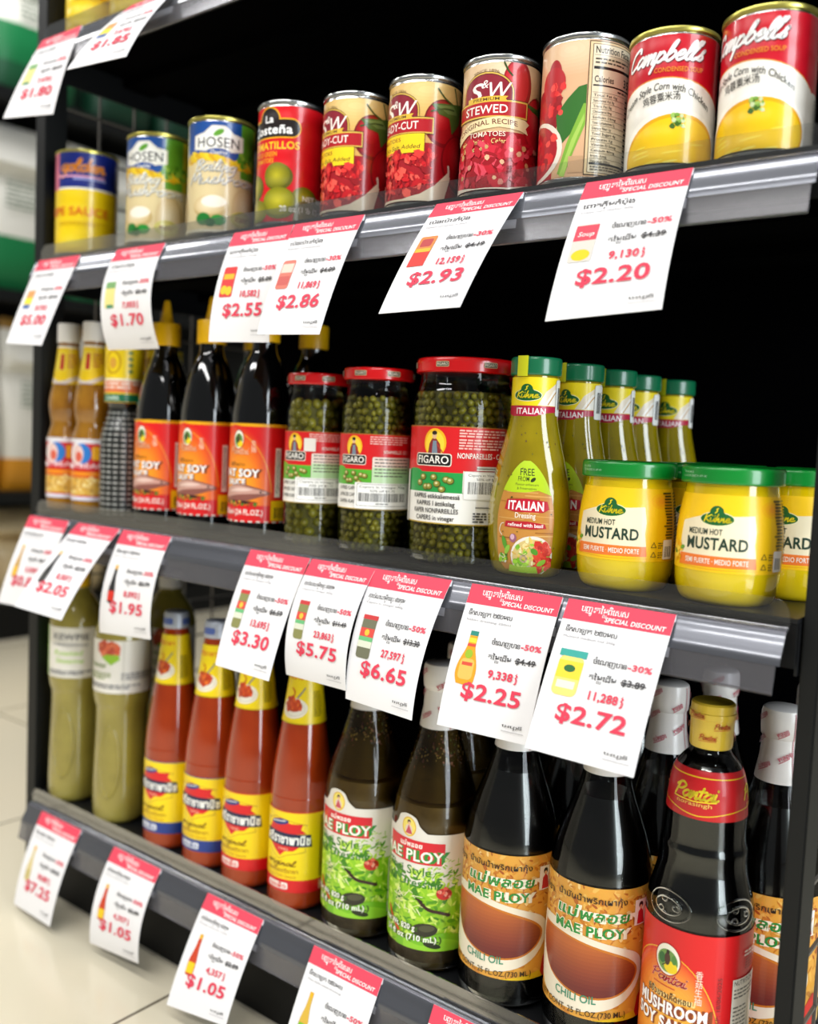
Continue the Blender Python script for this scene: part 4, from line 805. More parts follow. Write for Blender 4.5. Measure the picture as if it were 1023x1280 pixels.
# shared long-neck bottle for salad dressing and chili oil
def longneck(R): return prof([(0, R*.9), (.004, R*.97), (.012, R), (.016, R), (.152, R), (.152, R), (.162, R*.965), (.178, R*.89), (.196, R*.765), (.214, R*.625), (.23, R*.51), (.243, R*.45), (.262, R*.37), (.28, R*.325), (.3, R*.315)])
def film_wrap(R, seed, t):
    P = [(.2425, R*.45+.0006), (.25, R*.425+.0008), (.262, R*.37+.0012), (.274, .0172), (.281, .0168), (.283, .0182), (.29, .0188), (.303, .0187), (.307, .0176), (.3085, .0155), (.3088, .001)]
    w = lathe('white_film_cap', P, mat('white_film', 'dcd8d4', .35, coat=.3), t, 44); a = Art(-60, 243, 60, 306); rs = random.Random(seed)
    for u in (-34, 22): a.line([(u, 244), (u, 305)], .35, 'd8b8bc'); [a.rect(u+d-.5, 243.5+k*1.9, u+d+.5, 244.6+k*1.9, 'b02848') for d in (0, 5) for k in range(33)]
    for u, v in ((-14, 296), (-18, 274), (-8, 252), (8, 284), (10, 262), (34, 294), (38, 272), (36, 252), (-46, 286), (-48, 262)): a.text('\u0e41\u0e21\u0e48\u0e1e\u0e25\u0e2d\u0e22' if rs.random() < .5 else '\u0e1e\u0e25\u0e2d\u0e22', u, v, 4.2, 'b02848', rs.uniform(10, 16), .02, 0, .5); a.line([(u, v-1.4), (u+9, v+4.2)], .6, 'b02848')
    pr = [(z, r) for z, r in P]; label(a, 'film_print', pr, .019, w, us=2.6, vs=5); return w
def salad_art():
    a = Art(-110, 25, 75, 144, 'e6e1d6'); a.poly(spline([(-26, 140), (-16, 150), (-12, 158), (-2, 161), (8, 158), (13, 150), (22, 143)], 4)+[(22, 138), (-26, 138)], 'e6e1d6'); a.clip = (-110, 25, 75, 162)
    a.ell(0, 148, 8.6, 10, 'e3b41c'); a.ell(0, 148, 7.4, 8.8, 'f6e06a'); a.ell(0, 145, 4.4, 5.4, 'e8cfc0'); a.ell(0, 153, 2, 2.2, '3a2018'); a.ell(.4, 151.6, 1.5, 1.7, 'e8b890'); a.poly([(-4, 141), (0, 150), (4.6, 141)], 'c9485a')
    a.rect(-110, 25, 60, 90, '8cc41c'); a.blobs(None, (-60, 25, 60, 106), 420, (3, 7), ['8fc41e', '6fae14', 'b4dc3a', '4f9410', 'd6ec78', 'a4d02a', '3d800c', 'c6e45a'], .5, 6)
    a.blobs(lambda x, y: y > 90, (-60, 90, -28, 124), 50, (3, 6), GREENS, .5); a.blobs(lambda x, y: y > 96 and y < 128-(56-x)*.4, (18, 94, 58, 122), 40, (2, 4.5), ['8fc41e', 'c6e45a', '5fa018'], .3)
    a.poly([(-28, 113), (-28, 137), (39, 135), (39, 112.6)], 'd8142a'); a.text('\u0e41\u0e21\u0e48\u0e1e\u0e25\u0e2d\u0e22', -10, 128.6, 4.6, 'fbf6ee', 26, .03); a.text('MAE PLOY', -38, 115.2, 10.4, 'f6f6ea', 76, .022, out='2a8a2c', ow=.04); a.poly([(36, 112.6), (39, 117), (39, 112.6)], 'f6e8d8')
    a.text('Thai Style', -28, 101, 8.6, '2f7a1e', 54, .006); a.text('Salad Dressing', -40, 88.6, 8.6, '2f7a1e', 78, .006)
    for i in range(30): x = rnd.uniform(-16, 14); y = rnd.uniform(62, 84); a.line([(x, y), (x+rnd.uniform(-9, 12), y+rnd.uniform(-6, 8))], .7, rnd.choice(['f2f0c0', 'e4e8a0', 'fbf8d8']))
    a.ell(40, 84, 8, 6, 'c9201a'); a.blobs(None, (33, 79, 47, 90), 16, (1, 2), ['e8604a', 'f0a08a', 'a8140f']); a.line([(-24, 58), (-18, 50), (-10, 42), (-2, 36)], 3, 'd8401c', 4); a.line([(15, 76), (24, 68), (36, 65), (46, 62)], 3.2, '3a2018', 4); a.line([(12, 77), (18, 75)], 2, '2a1a10'); a.ell(22, 46, 13, 7, '2a2a1c', .1); a.ell(24, 48, 8, 3.4, '4a4a34', .1)
    a.poly(spline([(-6, 40), (8, 34), (24, 39), (40, 44), (58, 40)], 4)+[(60, 25), (-10, 25)], '74b81c'); a.poly(spline([(0, 34), (20, 30), (40, 38), (58, 33)], 4)+[(60, 25), (0, 25)], '8fcc2c'); a.ell(30, 31, 9, 3, '1f2a10', -.2)
    a.text('Net Wt. 820 g', -30, 44, 5.4, 'f6f8ee', 42, .022, out='3a5a10', ow=.035); a.text('24 fl oz (710 mL)', -26, 34, 5.6, 'f6f8ee', 60, .022, out='3a5a10', ow=.035)
    a.rect(60.2, 25, 75, 162, 'e6e1d6') if False else None; return a
GL = M['glass']
def salad():
    R = .0445; P = longneck(R); t = thing('salad_dressing_bottle', '', 'bottle'); lathe('clear_glass_bottle', P, GL, t, 56); D = [(z, r) for z, r in P if z <= .172]
    lathe('brown_dressing', D, mk('brown_herb_dressing', '64480f', .3, 0, noise=('775818', 30, 3)), t, 48, shrink=.0016)
    lathe('settled_herbs', [(.002, R*.92), (.012, R), (.028, R)], mk('settled_sediment', '5a4526', .5, 0, noise=('6a5433', 120, 2)), t, 48, shrink=.0012)
    N = [(z, r) for z, r in P if .172 <= z <= .262]; lathe('dressing_film', N, clear_mat('thin_brown_dressing_film', '9a7a40', .2, .2, 1.3, ('7a5c22', .3)), t, 40, cap=False, shrink=.0018)
    a = Art(-90, 200, 90, 244); rs = random.Random(5)
    for i in range(240): a.ell(rs.uniform(-90, 60), rs.gauss(222, 10), rs.uniform(.6, 1.8), rs.uniform(.4, 1.2), rs.choice(['8a4a1c', '5a6a1a', '9a7a2a', '6a2a10', '3a2a0c']), rs.uniform(0, 3), 7)
    wrap(a, 'clinging_herbs', round_map(rfun([(z, r-.0015) for z, r in P]), R*.7), M['label'], t, us=4, vs=5)
    label(salad_art(), 'body_label', [(0, R+.0001), (1, R+.0001)], R, t); film_wrap(R, 4, t); return t
place(salad(), [(-.5615, .0695, ZB, 0, 'clear salad dressing bottle with green leafy label, next to the chili oil'), (-.6565, .0695, ZB, 0, 'clear salad dressing bottle with green leafy label, next to the orange chili sauce'),
  (-.6, .165, ZB, .3, 'salad dressing bottle in the second row, behind the two leafy-labelled front ones')], 'salad dressing bottles')
def oil_art():
    a = Art(-140, 31, 145, 151, 'e2a23c'); a.blobs(None, (-60, 92, 90, 151), 330, (2, 4.6), ['d8902c', 'c9781c', 'eab85a', 'f2cf86', 'b8641a', 'a8541c', 'e8a040'], .6, 6); a.blobs(None, (-60, 31, 90, 92), 120, (3, 6), ['e2a23c', 'd8902c', 'eab048', 'c98028'], .6)
    a.poly([(60, 31), (64, 50), (74, 62), (88, 60), (88, 31)], 'c9201a'); a.poly([(20, 31), (60, 38), (64, 31)], 'e8c01c'); a.rect(88, 31, 145, 151, 'e9c46a'); a.rect(-140, 31, -58, 151, 'e9c46a'); a.lines(94, 138, 140, 3, 30, 1.2, '5a3a10')
    a.poly(spline([(-44, 110), (-20, 112), (10, 106), (40, 99), (58, 92), (66, 82), (64, 66), (50, 50), (30, 41), (4, 36.5), (-20, 38), (-40, 46), (-50, 70), (-44, 110)], 5), 'ece2cc')
    a.poly(spline([(-40, 103), (-12, 103), (20, 98), (44, 91), (58, 82), (61, 73), (54, 62), (38, 53), (16, 50), (-8, 54), (-28, 64), (-42, 84), (-40, 103)], 5), 'c9761c'); a.poly(spline([(-39, 101), (-12, 101.4), (20, 96), (43, 89), (56, 81), (58.6, 73), (52, 63), (38, 55), (16, 52), (-8, 56), (-28, 66), (-40, 84), (-39, 101)], 5), 'b8602a')
    B = spline([(-39, 101), (-12, 101.4), (20, 96), (43, 89), (56, 81), (58.6, 73), (52, 63), (38, 55), (16, 52), (-8, 56), (-28, 66), (-40, 84), (-39, 101)], 5)
    for k in range(12): a.poly(clip1(B[:-1], 1, 97-k*3.4, False), mixc('b8602a', '6c2420', k/11))
    a.text('\u0e15\u0e23\u0e32', -42, 133, 5.6, '2a1a0e', 16, .02); a.text('\u0e19\u0e49\u0e33\u0e21\u0e31\u0e19\u0e19\u0e49\u0e33\u0e1e\u0e23\u0e34\u0e01\u0e40\u0e1c\u0e32\u0e01\u0e38\u0e49\u0e07', -18, 137, 5.2, '2a1a0e', 64, .01)
    a.text('\u0e41\u0e21\u0e48\u0e1e\u0e25\u0e2d\u0e22', -18, 121, 9, '1f8a34', 66, .022, .15, out='f6f0d8', ow=.05); a.text('MAE PLOY', -20, 107, 8.2, '1f8a34', 65, .03, out='f6f0d8', ow=.05)
    a.text('CHILI OIL', -16, 45.5, 7, '2c8a6a', 39, .008, 0, 0, arc=.002); a.text('NET CONT. 25 FL.OZ.(730 ML.)', -38, 34, 5, '3a2a12', 88, .008, arc=.0006)
    a.rect(54, 117, 68, 140, 'f3efe8'); a.ell(61, 135, 2.6, 3, '17110f'); a.ell(61, 133, 1.7, 2, 'e8b890'); a.poly([(57, 118), (58, 129), (61, 132), (64, 129), (66, 118)], 'c9202c'); a.line([(64, 129), (66.5, 133)], 1, 'e8b890'); return a
OILFRONT = None
def chili_oil():
    R = .0463; P = longneck(R); t = thing('chili_oil_bottle', '', 'bottle'); lathe('clear_glass_bottle', P, GL, t, 56); lathe('dark_oil', [(z, r) for z, r in P if z <= .224], DARKRED, t, 48, shrink=.0018)
    label(oil_art(), 'body_label', [(0, R+.0001), (1, R+.0001)], R, t); film_wrap(R, 9, t); return t
place(chili_oil(), [(-.374, .0715, ZB, 0, 'dark chili oil bottle with orange label, next to the mushroom soy sauce'), (-.47, .0715, ZB, 0, 'dark chili oil bottle with orange label, next to the salad dressing'),
  (-.2495, .165, ZB, -.3, 'dark chili oil bottle behind the right post, its white film cap in view'), (-.36, .172, ZB, .2, 'dark chili oil bottle in the second row, behind the mushroom soy sauce'), (-.46, .172, ZB, .5, 'dark chili oil bottle in the second row, behind the front chili oils'),
  (-.345, .27, ZB, .7, 'third-row dark chili oil bottle, film cap showing under the price rail end'), (-.25, .275, ZB, .1, 'dark chili oil bottle in the third row close to the right wire side'), (-.441, .272, ZB, 0, 'dark chili oil bottle in the third row, hidden deep behind the price tags')], 'chili oil bottles')
# mushroom soy sauce
PNP = prof([(0, .0405), (.004, .0435), (.012, .0445), (.018, .0445), (.142, .0445), (.142, .0445), (.152, .0442), (.162, .0425), (.172, .0398), (.182, .0375), (.189, .0362), (.196, .0358), (.203, .0358), (.207, .0345), (.212, .0338), (.225, .0332), (.238, .0326), (.25, .0316), (.262, .0298), (.271, .0268), (.278, .0222), (.283, .0178), (.288, .0158), (.296, .0152), (.31, .0152)])
def mush_art():
    a = Art(-130, 12, 139, 142, 'd8141a')
    n = 14
    for i in range(n): a.ell(-12+i*1., 36+i*2.4, 50*(1-i/n)**.7+1, 84*(1-i/n)**.75+1, mixc('e0301a', 'f9b63c', (i/(n-1))**.55), n=44)
    a.line([(-12+51*cos(q), 37+84*sin(q)) for q in [.05+.1*k for k in range(24)]], 1, 'f0b030')
    group_art_emblem(a, -8, 114, 11, 13); a.script('Pantai', -23, 95, 4.2, 1.5, 'fbf0e0', 32, .3); a.script('Pantai', -23, 95.1, 4.2, 1.1, 'c9182c', 32, .3); a.line([(-20, 91.5), (0, 91)], .7, 'c9182c')
    for i, ch in enumerate('\u9999\u83c7\u751f\u62bd'): a.text(ch, 16, 106-i*7.4, 5.2, 'f6ead8', 5.6)
    a.text('\u0e0b\u0e35\u0e2d\u0e34\u0e4a\u0e27\u0e02\u0e32\u0e27\u0e40\u0e2b\u0e47\u0e14\u0e2b\u0e2d\u0e21', -26, 81, 5, '4a2a0c', 40, .025, out='f6d88a', ow=.03)
    a.text('MUSHROOM', -36, 68.5, 9.6, 'ffffff', 63, .035, out='8a3a10', ow=.045); a.text('SOY SAUCE', -38, 55, 9.6, 'ffffff', 62, .035, out='8a3a10', ow=.045); a.ell(-2, 34, 22, 12, '6a3a1c'); a.blobs(None, (-24, 24, 20, 46), 40, (2, 5), ['8a5428', 'a8743c', '4a2410', 'c99a5a']); a.rect(-130, 12, 139, 26, 'd8141a'); a.text('700ml (24 FL.OZ.)', -30, 16, 5.4, 'f8eee4', 60, .02)
    a.text('EXP: 18/06/2025', 37, 64, 3.4, '7a0c10', 44, .0, 0, pi/2); a.rect(47, 40, 84, 105, 'eae2d6'); a.text('NUTRITION', 48.6, 99.6, 4, '2a2622', 25, .012); a.lines(49, 80, 95, 3.2, 3, 1.3, '55504a'); a.rect(68, 40, 68.4, 92, '8a8478'); a.lines(49, 66, 80, 3.4, 11, 1.3, '6a655c'); a.lines(58, 90, 126, 3, 2, 1.5, 'f6d8d0'); a.lines(60, 90, 119, 2.4, 4, 1.1, 'b01018'); a.lines(96, 132, 120, 3, 28, 1.2, 'f0b0a0'); return a
def mushneck_art():
    a = Art(-100, 233, 100, 272, 'c9141c'); a.rect(-100, 233, 100, 239, 'c9141c'); a.line([(-100, 266.8), (100, 266.8)], .9, 'f0c81e'); a.line([(-100, 242), (-40, 242), (-22, 240), (4, 236), (30, 240), (50, 242), (100, 242)], .9, 'f0c81e', 6)
    for u in (-19, 46, -84): a.script('Pantai', u, 249.4, 5.6, 1.9, 'f6dc2a', 38, .3); a.text('norasingh', u+4, 243.8, 3.2, 'f0c060', 30, .01)
    a.line([(-18, 248.2), (0, 247.4), (18, 248.6)], .9, 'f6dc2a'); return a
def mushroom_soy():
    t = thing('mushroom_soy_bottle', '', 'bottle'); lathe('clear_glass_bottle', PNP, GL, t, 60); lathe('dark_soy', [(z, r) for z, r in PNP if z <= .276], DARK, t, 48, shrink=.0017)
    # raised ring and emblem moulded into the shoulder glass
    rf = rfun(PNP); vs, fs = [], []
    def tube(u0, v0, ru, rv, w):
        b = len(vs); n = 40
        for i in range(n):
            q = 2*pi*i/n
            for k in range(6):
                p = 2*pi*k/6; d = w*cos(p); u, v = (ru+d)*cos(q)+u0, (rv+d)*sin(q)+v0; th = u/.042; r = rf(v)+w*.7*sin(p); vs.append((r*sin(th), -r*cos(th), v))
        for i in range(n):
            for k in range(6): fs.append((b+i*6+k, b+i*6+(k+1) % 6, b+((i+1) % n)*6+(k+1) % 6, b+((i+1) % n)*6+k))
    for u in (-.012, .048): tube(u, .158, .02, .012, .0009); tube(u, .158, .012, .0065, .0011); [tube(u+.008*cos(q), .158+.005*sin(q), .0026, .002, .0008) for q in (0, 2, 4)]
    mesh('moulded_emblem', vs, fs, GL, t, 180)
    label(mush_art(), 'body_label', [(0, .0447), (1, .0447)], .0445, t); label(mushneck_art(), 'neck_label', PNP, .032, t, vs=4, base=.0004)
    c = lathe('yellow_film_cap', [(.2875, .0172), (.29, .0178), (.312, .018), (.3125, .0192), (.317, .0192), (.3175, .0184), (.324, .018), (.3255, .0165), (.3255, .001)], mat('yellow_film', 'e6c43c', .3, coat=.5), t, 44)
    a = Art(-56, 289, 56, 323)
    for u, v in ((-14, 314), (8, 306), (-4, 296), (26, 312), (30, 296), (-34, 302)): a.script('Pantai', u, v, 2.2, .7, 'd8682c', 14, .3); a.line([(u, v-1.4), (u+14, v-1)], .4, 'd8682c')
    label(a, 'film_print', [(0, .0182), (.3115, .0182), (.3125, .0194), (1, .0184)], .018, c, us=2.4); return t
place(mushroom_soy(), [(-.28, .07, ZB, 0, 'mushroom soy sauce bottle with red neck label and yellow film cap')])
# ---------------------------------------------------------------- price tags folded over the rails
RED, INK = 'e8455c', '3c3a3c'
def mini(a, kind):
    if kind == 'soup': a.rrect(7, -76, 27, -42, 2, 'd6d0c6'); a.rect(7, -57, 27, -43, 'd8485a'); a.text('Soup', 10, -53, 4, 'f6e8e4', 14, .01, .2); a.ell(17, -70, 8, 5, 'f0c81c')
    elif kind == 'red': a.rrect(8, -76, 28, -42, 2, 'd83a3a'); a.rect(10, -56, 26, -50, 'f0b42a'); a.ell(14, -68, 5, 5, 'd8c22a'); a.ell(22, -69, 5, 5, 'd8c22a')
    elif kind == 'cut': a.rrect(8, -76, 27, -42, 2, 'd8884a'); a.rect(8, -76, 27, -60, 'd8403a'); a.rrect(11, -54, 24, -45, 2, 'b84a4a'); a.rect(9, -60, 26, -56, 'f0b43a')
    elif kind == 'stew': a.rrect(8, -76, 26, -44, 3, 'd87a6a'); a.rect(9, -58, 25, -48, 'e8d0c0'); a.rect(9, -72, 25, -62, 'c9605a')
    elif kind == 'blue': a.rect(9, -58, 27, -47, 'd89a5a'); a.rect(9, -68, 27, -58, 'f0d83a'); a.rect(10, -74, 26, -68, '4a6aa8')
    elif kind == 'green': a.rrect(8, -76, 26, -44, 2, 'e8dc8a'); a.rect(8, -52, 26, -44, '7aa86a'); a.rect(12, -76, 24, -72, '3a8a6a')
    elif kind in ('jar', 'jarwide'):
        w = 7 if kind == 'jar' else 9; a.rrect(18-w, -82, 18+w, -42, 3, '8a8a52' if kind == 'jar' else '6f7058'); a.rect(17.6-w, -46, 18.4+w, -42, 'c9383a'); a.rect(18-w, -62, 18+w, -54, 'd84a40'); a.rect(18-w, -66, 18+w, -62, '6ab87a'); a.rect(18-w, -72, 18+w, -66, 'd9dcc8'); a.ell(18, -58, 3, 3, 'f0c03a')
    elif kind == 'dress':
        a.poly(spline([(11, -86), (8, -78), (9, -68), (14, -54), (15, -42), (22, -42), (23, -54), (28, -68), (29, -78), (26, -86), (11, -86)], 4), 'e8a01c'); a.rect(14.4, -44, 22.6, -40, '2a8a7a'); a.rect(14.6, -50, 22.4, -46, 'f0d83a'); a.rect(14.4, -53.4, 22.6, -51, 'd84a3a'); a.rrect(11, -82, 26, -64, 4, 'f0bc5a'); a.rect(13, -70, 24, -67, 'd8503a'); a.ell(18, -60, 4, 4, '9aba2a')
    elif kind == 'must': a.rrect(9, -78, 31, -46, 5, 'f0d878'); a.rect(8, -46.6, 32, -41, '3aa59a'); a.rect(9.4, -64, 30.6, -50, 'f3d23a'); a.ell(20, -56, 5, 3, '2a6a3a'); a.rect(12, -72, 28, -66, 'f3ead0')
    else:
        col = {'soy': ('1c1c20', 'd8301c'), 'bean': ('c9a05a', 'e8b83a'), 'chili': ('c9401c', 'f0c81c'), 'salad': ('d8b040', '7ab82a'), 'sesame': ('d9c890', 'c9b87a'), 'dark': ('2a2a2a', '3a3a38')}[kind]
        a.poly(spline([(13, -86), (12, -72), (15, -56), (16, -44), (20, -44), (21, -56), (24, -72), (23, -86), (13, -86)], 4), col[0]); a.rect(12.4, -84, 23.6, -72, col[1]); a.rect(15.6, -46, 20.4, -41, 'e8b01c')
NAMES = ['\u1796\u17c4\u178f\u1780\u17d2\u179a\u17b8\u1798\u1780\u17c6\u1794\u17c9\u17bb\u1784', '\u1791\u17b9\u1780\u179f\u17b6\u17a1\u17b6\u178f \u17e2\u17e5\u17e0\u1798\u179b', '\u1782\u17d2\u179a\u17b6\u1794\u17c9\u17c1\u178e\u1799\u17b6\u1798\u17d2\u1791\u17b9\u1780\u1781\u17d2\u1798\u17c1\u17c7 \u17e9\u17e0\u1780\u17d2\u179a\u17b6\u1798', '\u1794\u17c9\u17c1\u1784\u1794\u17c9\u17c4\u17c7\u1780\u17c6\u1794\u17c9\u17bb\u1784']
def tag_art(name, sub, kind, pct, old, riel, price):
    a = Art(0, -125, 93, 0, 'ebeaec'); a.rect(0, -17, 93, 0, RED)
    a.text('\u1794\u1789\u17d2\u1785\u17bb\u17c7\u178f\u1798\u17d2\u179b\u17c3\u1796\u17b7\u179f\u17c1\u179f', 14, -8.6, 5, 'fbf4f4', 42, .004); a.text('SPECIAL DISCOUNT', 37, -14.6, 3.6, 'fbf4f4', 51, .022, .12)
    a.text(name, 6, -26.5, 3.9, INK, 46, .012); a.text(sub, 6, -31.4, 1.7, '9a989c', 46)
    mini(a, kind)
    a.text('\u1785\u17c6\u178e\u17c1\u1789\u1794\u17b6\u1793', 38, -48.5, 4.2, INK, 29, .012); a.text(pct, 67.5, -48.5, 4.6, 'e04a60', 20, .03); a.text('\u178f\u1798\u17d2\u179b\u17c3\u178a\u17be\u1798', 38, -61, 4.2, INK, 24, .012); a.text(old, 66, -61, 4.8, INK, 19, .02); a.rect(65, -59.2, 86, -58.4, INK)
    a.text(riel, 42, -76.5, 6.4, 'de3a54', 25, .03); a.line([(69.4, -70.4), (71.2, -71.2), (69.4, -73), (71.4, -74.2), (71, -77.4), (69.2, -77.8)], .9, 'de3a54'); a.line([(70.2, -69), (70.2, -78.4)], .6, 'de3a54')
    a.text(price, 19, -97, 13, 'de3a54', 60, .024)
    a.text('\u17a2\u17c1\u17a0\u17d2\u179c\u17bc\u178c\u17b8', 66, -114, 2.2, INK, 20, .01); a.rect(66, -117.6, 88, -117.1, 'b4b2b6'); return a
def price_tag(label_, z, x0, x1, EL, ER, ctrl, art):
    """EL / ER: where the lower left and right corners hang, (y, height relative to the shelf)"""
    xm = (x0+x1)/2; w = x1-x0; t = thing('price_tag', label_, 'price tag', (xm, .0, z), 0, 'special discount price tags')
    P0 = (.0084, -.0082)
    ctrl = tuple(((P0[0]+E[0])/2-ctrl, (P0[1]+E[1])/2) for E in (EL, ER))
    def path(E, C, s): return tuple((1-s)**2*a+2*s*(1-s)*b+s*s*c for a, b, c in zip(P0, C, E))
    def f(u, v, off):
        k = u/93; s = -v/125
        E = tuple(a*(1-k)+b*k for a, b in zip(EL, ER)); C = tuple(a*(1-k)+b*k for a, b in zip(ctrl[0], ctrl[1]))
        y, q = path(E, C, s); y2, q2 = path(E, C, s+.01); d = math.hypot(y2-y, q2-q); n = Vector((0, (q2-q)/d, -(y2-y)/d))
        return Vector((-w/2+k*w, y, q))+n*off, n
    wrap(art, 'printed_front', f, M['paper'], t, us=15.5, vs=5, layer=.00002, base=.0001)
    # the sheet itself, and the strip folded back behind the rail edge
    vs, fs = [], []
    for i in range(7):
        for j in range(26): vs.append(f(i*93/6, -j*5, -.00012)[0])
    for i in range(6):
        for j in range(25): fs.append((i*26+j, i*26+j+1, (i+1)*26+j+1, (i+1)*26+j))
    o = mesh('paper_sheet', vs, fs, M['flap'], t, 180); sd = o.modifiers.new('thick', 'SOLIDIFY'); sd.thickness = .0002; sd.offset = -1
    pth = [(.0086, -.0086), (.0078, -.0122), (.0056, -.018), (.0028, -.0235), (.0002, -.0285), (-.0014, -.0345), (-.0024, -.041)]
    vs = [(sx*w/2, y+.0004, q) for sx in (-1, 1) for y, q in pth]; n = len(pth)
    o = mesh('folded_flap', vs, [(i, i+1, n+i+1, n+i) for i in range(n-1)], M['flap'], t, 180); sd = o.modifiers.new('thick', 'SOLIDIFY'); sd.thickness = .0002
    return t
def T(z, x0, x1, EL, ER, c, lab, *art): price_tag(lab, z, x0, x1, EL, ER, c, tag_art(*art))
N0, N1, N2, N3 = NAMES
# (corner heights are relative to each shelf surface)
T(ZU, -1.222, -1.132, (-.046, -.125), (-.030, -.130), 0.006, 'blurred price tag on the highest rail, in front of the left post', N3, 'Sweet corn kernels', 'green', '-30%', '$2.59', '7,470', '$1.80')
T(ZU, -1.026, -.936, (-.078, -.112), (-.062, -.110), 0.012, 'price tag on the highest rail, swinging out far from it, near the top edge', N0, 'Sweet corn cream', 'blue', '-30%', '$2.65', '7,678', '$1.85')
T(ZT, -1.222, -1.125, (-.038, -.124), (-.045, -.130), 0.004, 'price tag under the yellow and blue can, leftmost under the can row', N3, 'Mango sauce', 'blue', '-30%', '$7.15', '20,750', '$5.00')
T(ZT, -1.045, -.950, (-.002, -.133), (.003, -.133), 0.034, 'price tag reading $1.70, second under the can row', N3, 'Bailing mushroom', 'green', '-30%', '$2.43', '7,055', '$1.70')
T(ZT, -.829, -.7365, (-.024, -.131), (-.022, -.134), 0.015, 'price tag reading $2.55, half covered by the $2.86 tag', N0, 'Tomatillos 794g', 'red', '-50%', '$5.09', '10,582', '$2.55')
T(ZT, -.7345, -.6385, (-.041, -.128), (-.050, -.132), 0.008, 'price tag reading $2.86, overlapping the $2.55 tag', N3, 'Diced tomatoes', 'stew', '-30%', '$4.09', '11,869', '$2.86')
T(ZT, -.550, -.456, (-.069, -.119), (-.079, -.119), 0.008, 'price tag reading $2.93 swinging out under the tomato cans', N3, 'Peeled tomatoes in juice', 'cut', '-30%', '$4.19', '12,159', '$2.93')
T(ZT, -.395, -.303, (-.047, -.129), (-.034, -.122), 0.01, 'price tag reading $2.20 under the red and white soup cans', N0, 'Cream corn chicken 300g', 'soup', '-50%', '$4.39', '9,130', '$2.20')
T(ZM, -1.236, -1.140, (-.037, -.126), (-.040, -.122), 0.006, 'blurred price tag left of and behind the $2.05 tag on the middle rail', N2, 'Soybean sauce', 'bean', '-30%', '$1.21', '3,530', '$0.85')
T(ZM, -1.118, -1.027, (-.080, -.110), (-.072, -.115), 0.012, 'price tag reading $2.05 swinging out under the dotted dark bottle', N1, 'Dark sauce', 'dark', '-30%', '$2.93', '8,507', '$2.05')
T(ZM, -1.020, -.925, (-.023, -.135), (-.018, -.129), 0.022, 'price tag reading $1.95 under the black soy sauce bottles', N1, 'Fat soy sauce', 'soy', '-30%', '$2.79', '8,092', '$1.95')
T(ZM, -.786, -.695, (-.038, -.131), (-.046, -.130), 0.01, 'price tag reading $3.30 under the smallest caper jar', N2, 'Capers in vinegar 235g', 'jar', '-50%', '$6.59', '13,695', '$3.30')
T(ZM, -.692, -.605, (-.024, -.126), (-.029, -.125), 0.03, 'price tag reading $5.75, bulging, between the $3.30 and $6.65 tags', N2, 'Capers in vinegar 450g', 'jar', '-50%', '$11.49', '23,863', '$5.75')
T(ZM, -.606, -.512, (-.028, -.133), (-.044, -.131), 0.022, 'price tag reading $6.65 under the widest caper jar', N2, 'Capers in vinegar 680g', 'jarwide', '-50%', '$13.30', '27,597', '$6.65')
T(ZM, -.489, -.395, (-.037, -.131), (-.038, -.128), 0.009, 'price tag reading $2.25 under the italian dressing', N1, 'Italian dressing 250ml', 'dress', '-50%', '$4.49', '9,338', '$2.25')
T(ZM, -.389, -.293, (-.052, -.125), (-.054, -.125), 0.006, 'price tag reading $2.72 under the mustard jars', N1, 'Mustard medium hot 250g', 'must', '-30%', '$3.89', '11,288', '$2.72')
T(ZB, -1.193, -1.098, (-.032, -.128), (-.036, -.125), 0.012, 'price tag reading $7.25 at the left end of the lowest rail', N1, 'Sesame dressing', 'sesame', '-30%', '$10.35', '30,087', '$7.25')
T(ZB, -1.024, -.928, (-.025, -.124), (-.022, -.116), 0.022, 'price tag reading $1.05, curled, further left of the two $1.05 tags', N2, 'Chili sauce blue', 'chili', '-50%', '$2.09', '4,357', '$1.05')
T(ZB, -.840, -.746, (-.048, -.120), (-.043, -.108), 0.008, 'price tag reading $1.05 below the red-banded chili sauces', N2, 'Chili sauce red', 'chili', '-50%', '$2.09', '4,357', '$1.05')
T(ZB, -.668, -.573, (-.042, -.120), (-.044, -.118), 0.006, 'price tag under the salad dressing bottles, cut by the lower picture edge', N1, 'Thai style salad dressing', 'salad', '-50%', '$4.49', '9,338', '$2.25')
T(ZB, -.509, -.415, (-.042, -.120), (-.044, -.118), 0.004, 'price tag under the chili oil bottles, only its red header in view', N1, 'Chili oil 730ml', 'soy', '-50%', '$5.89', '12,242', '$2.95')
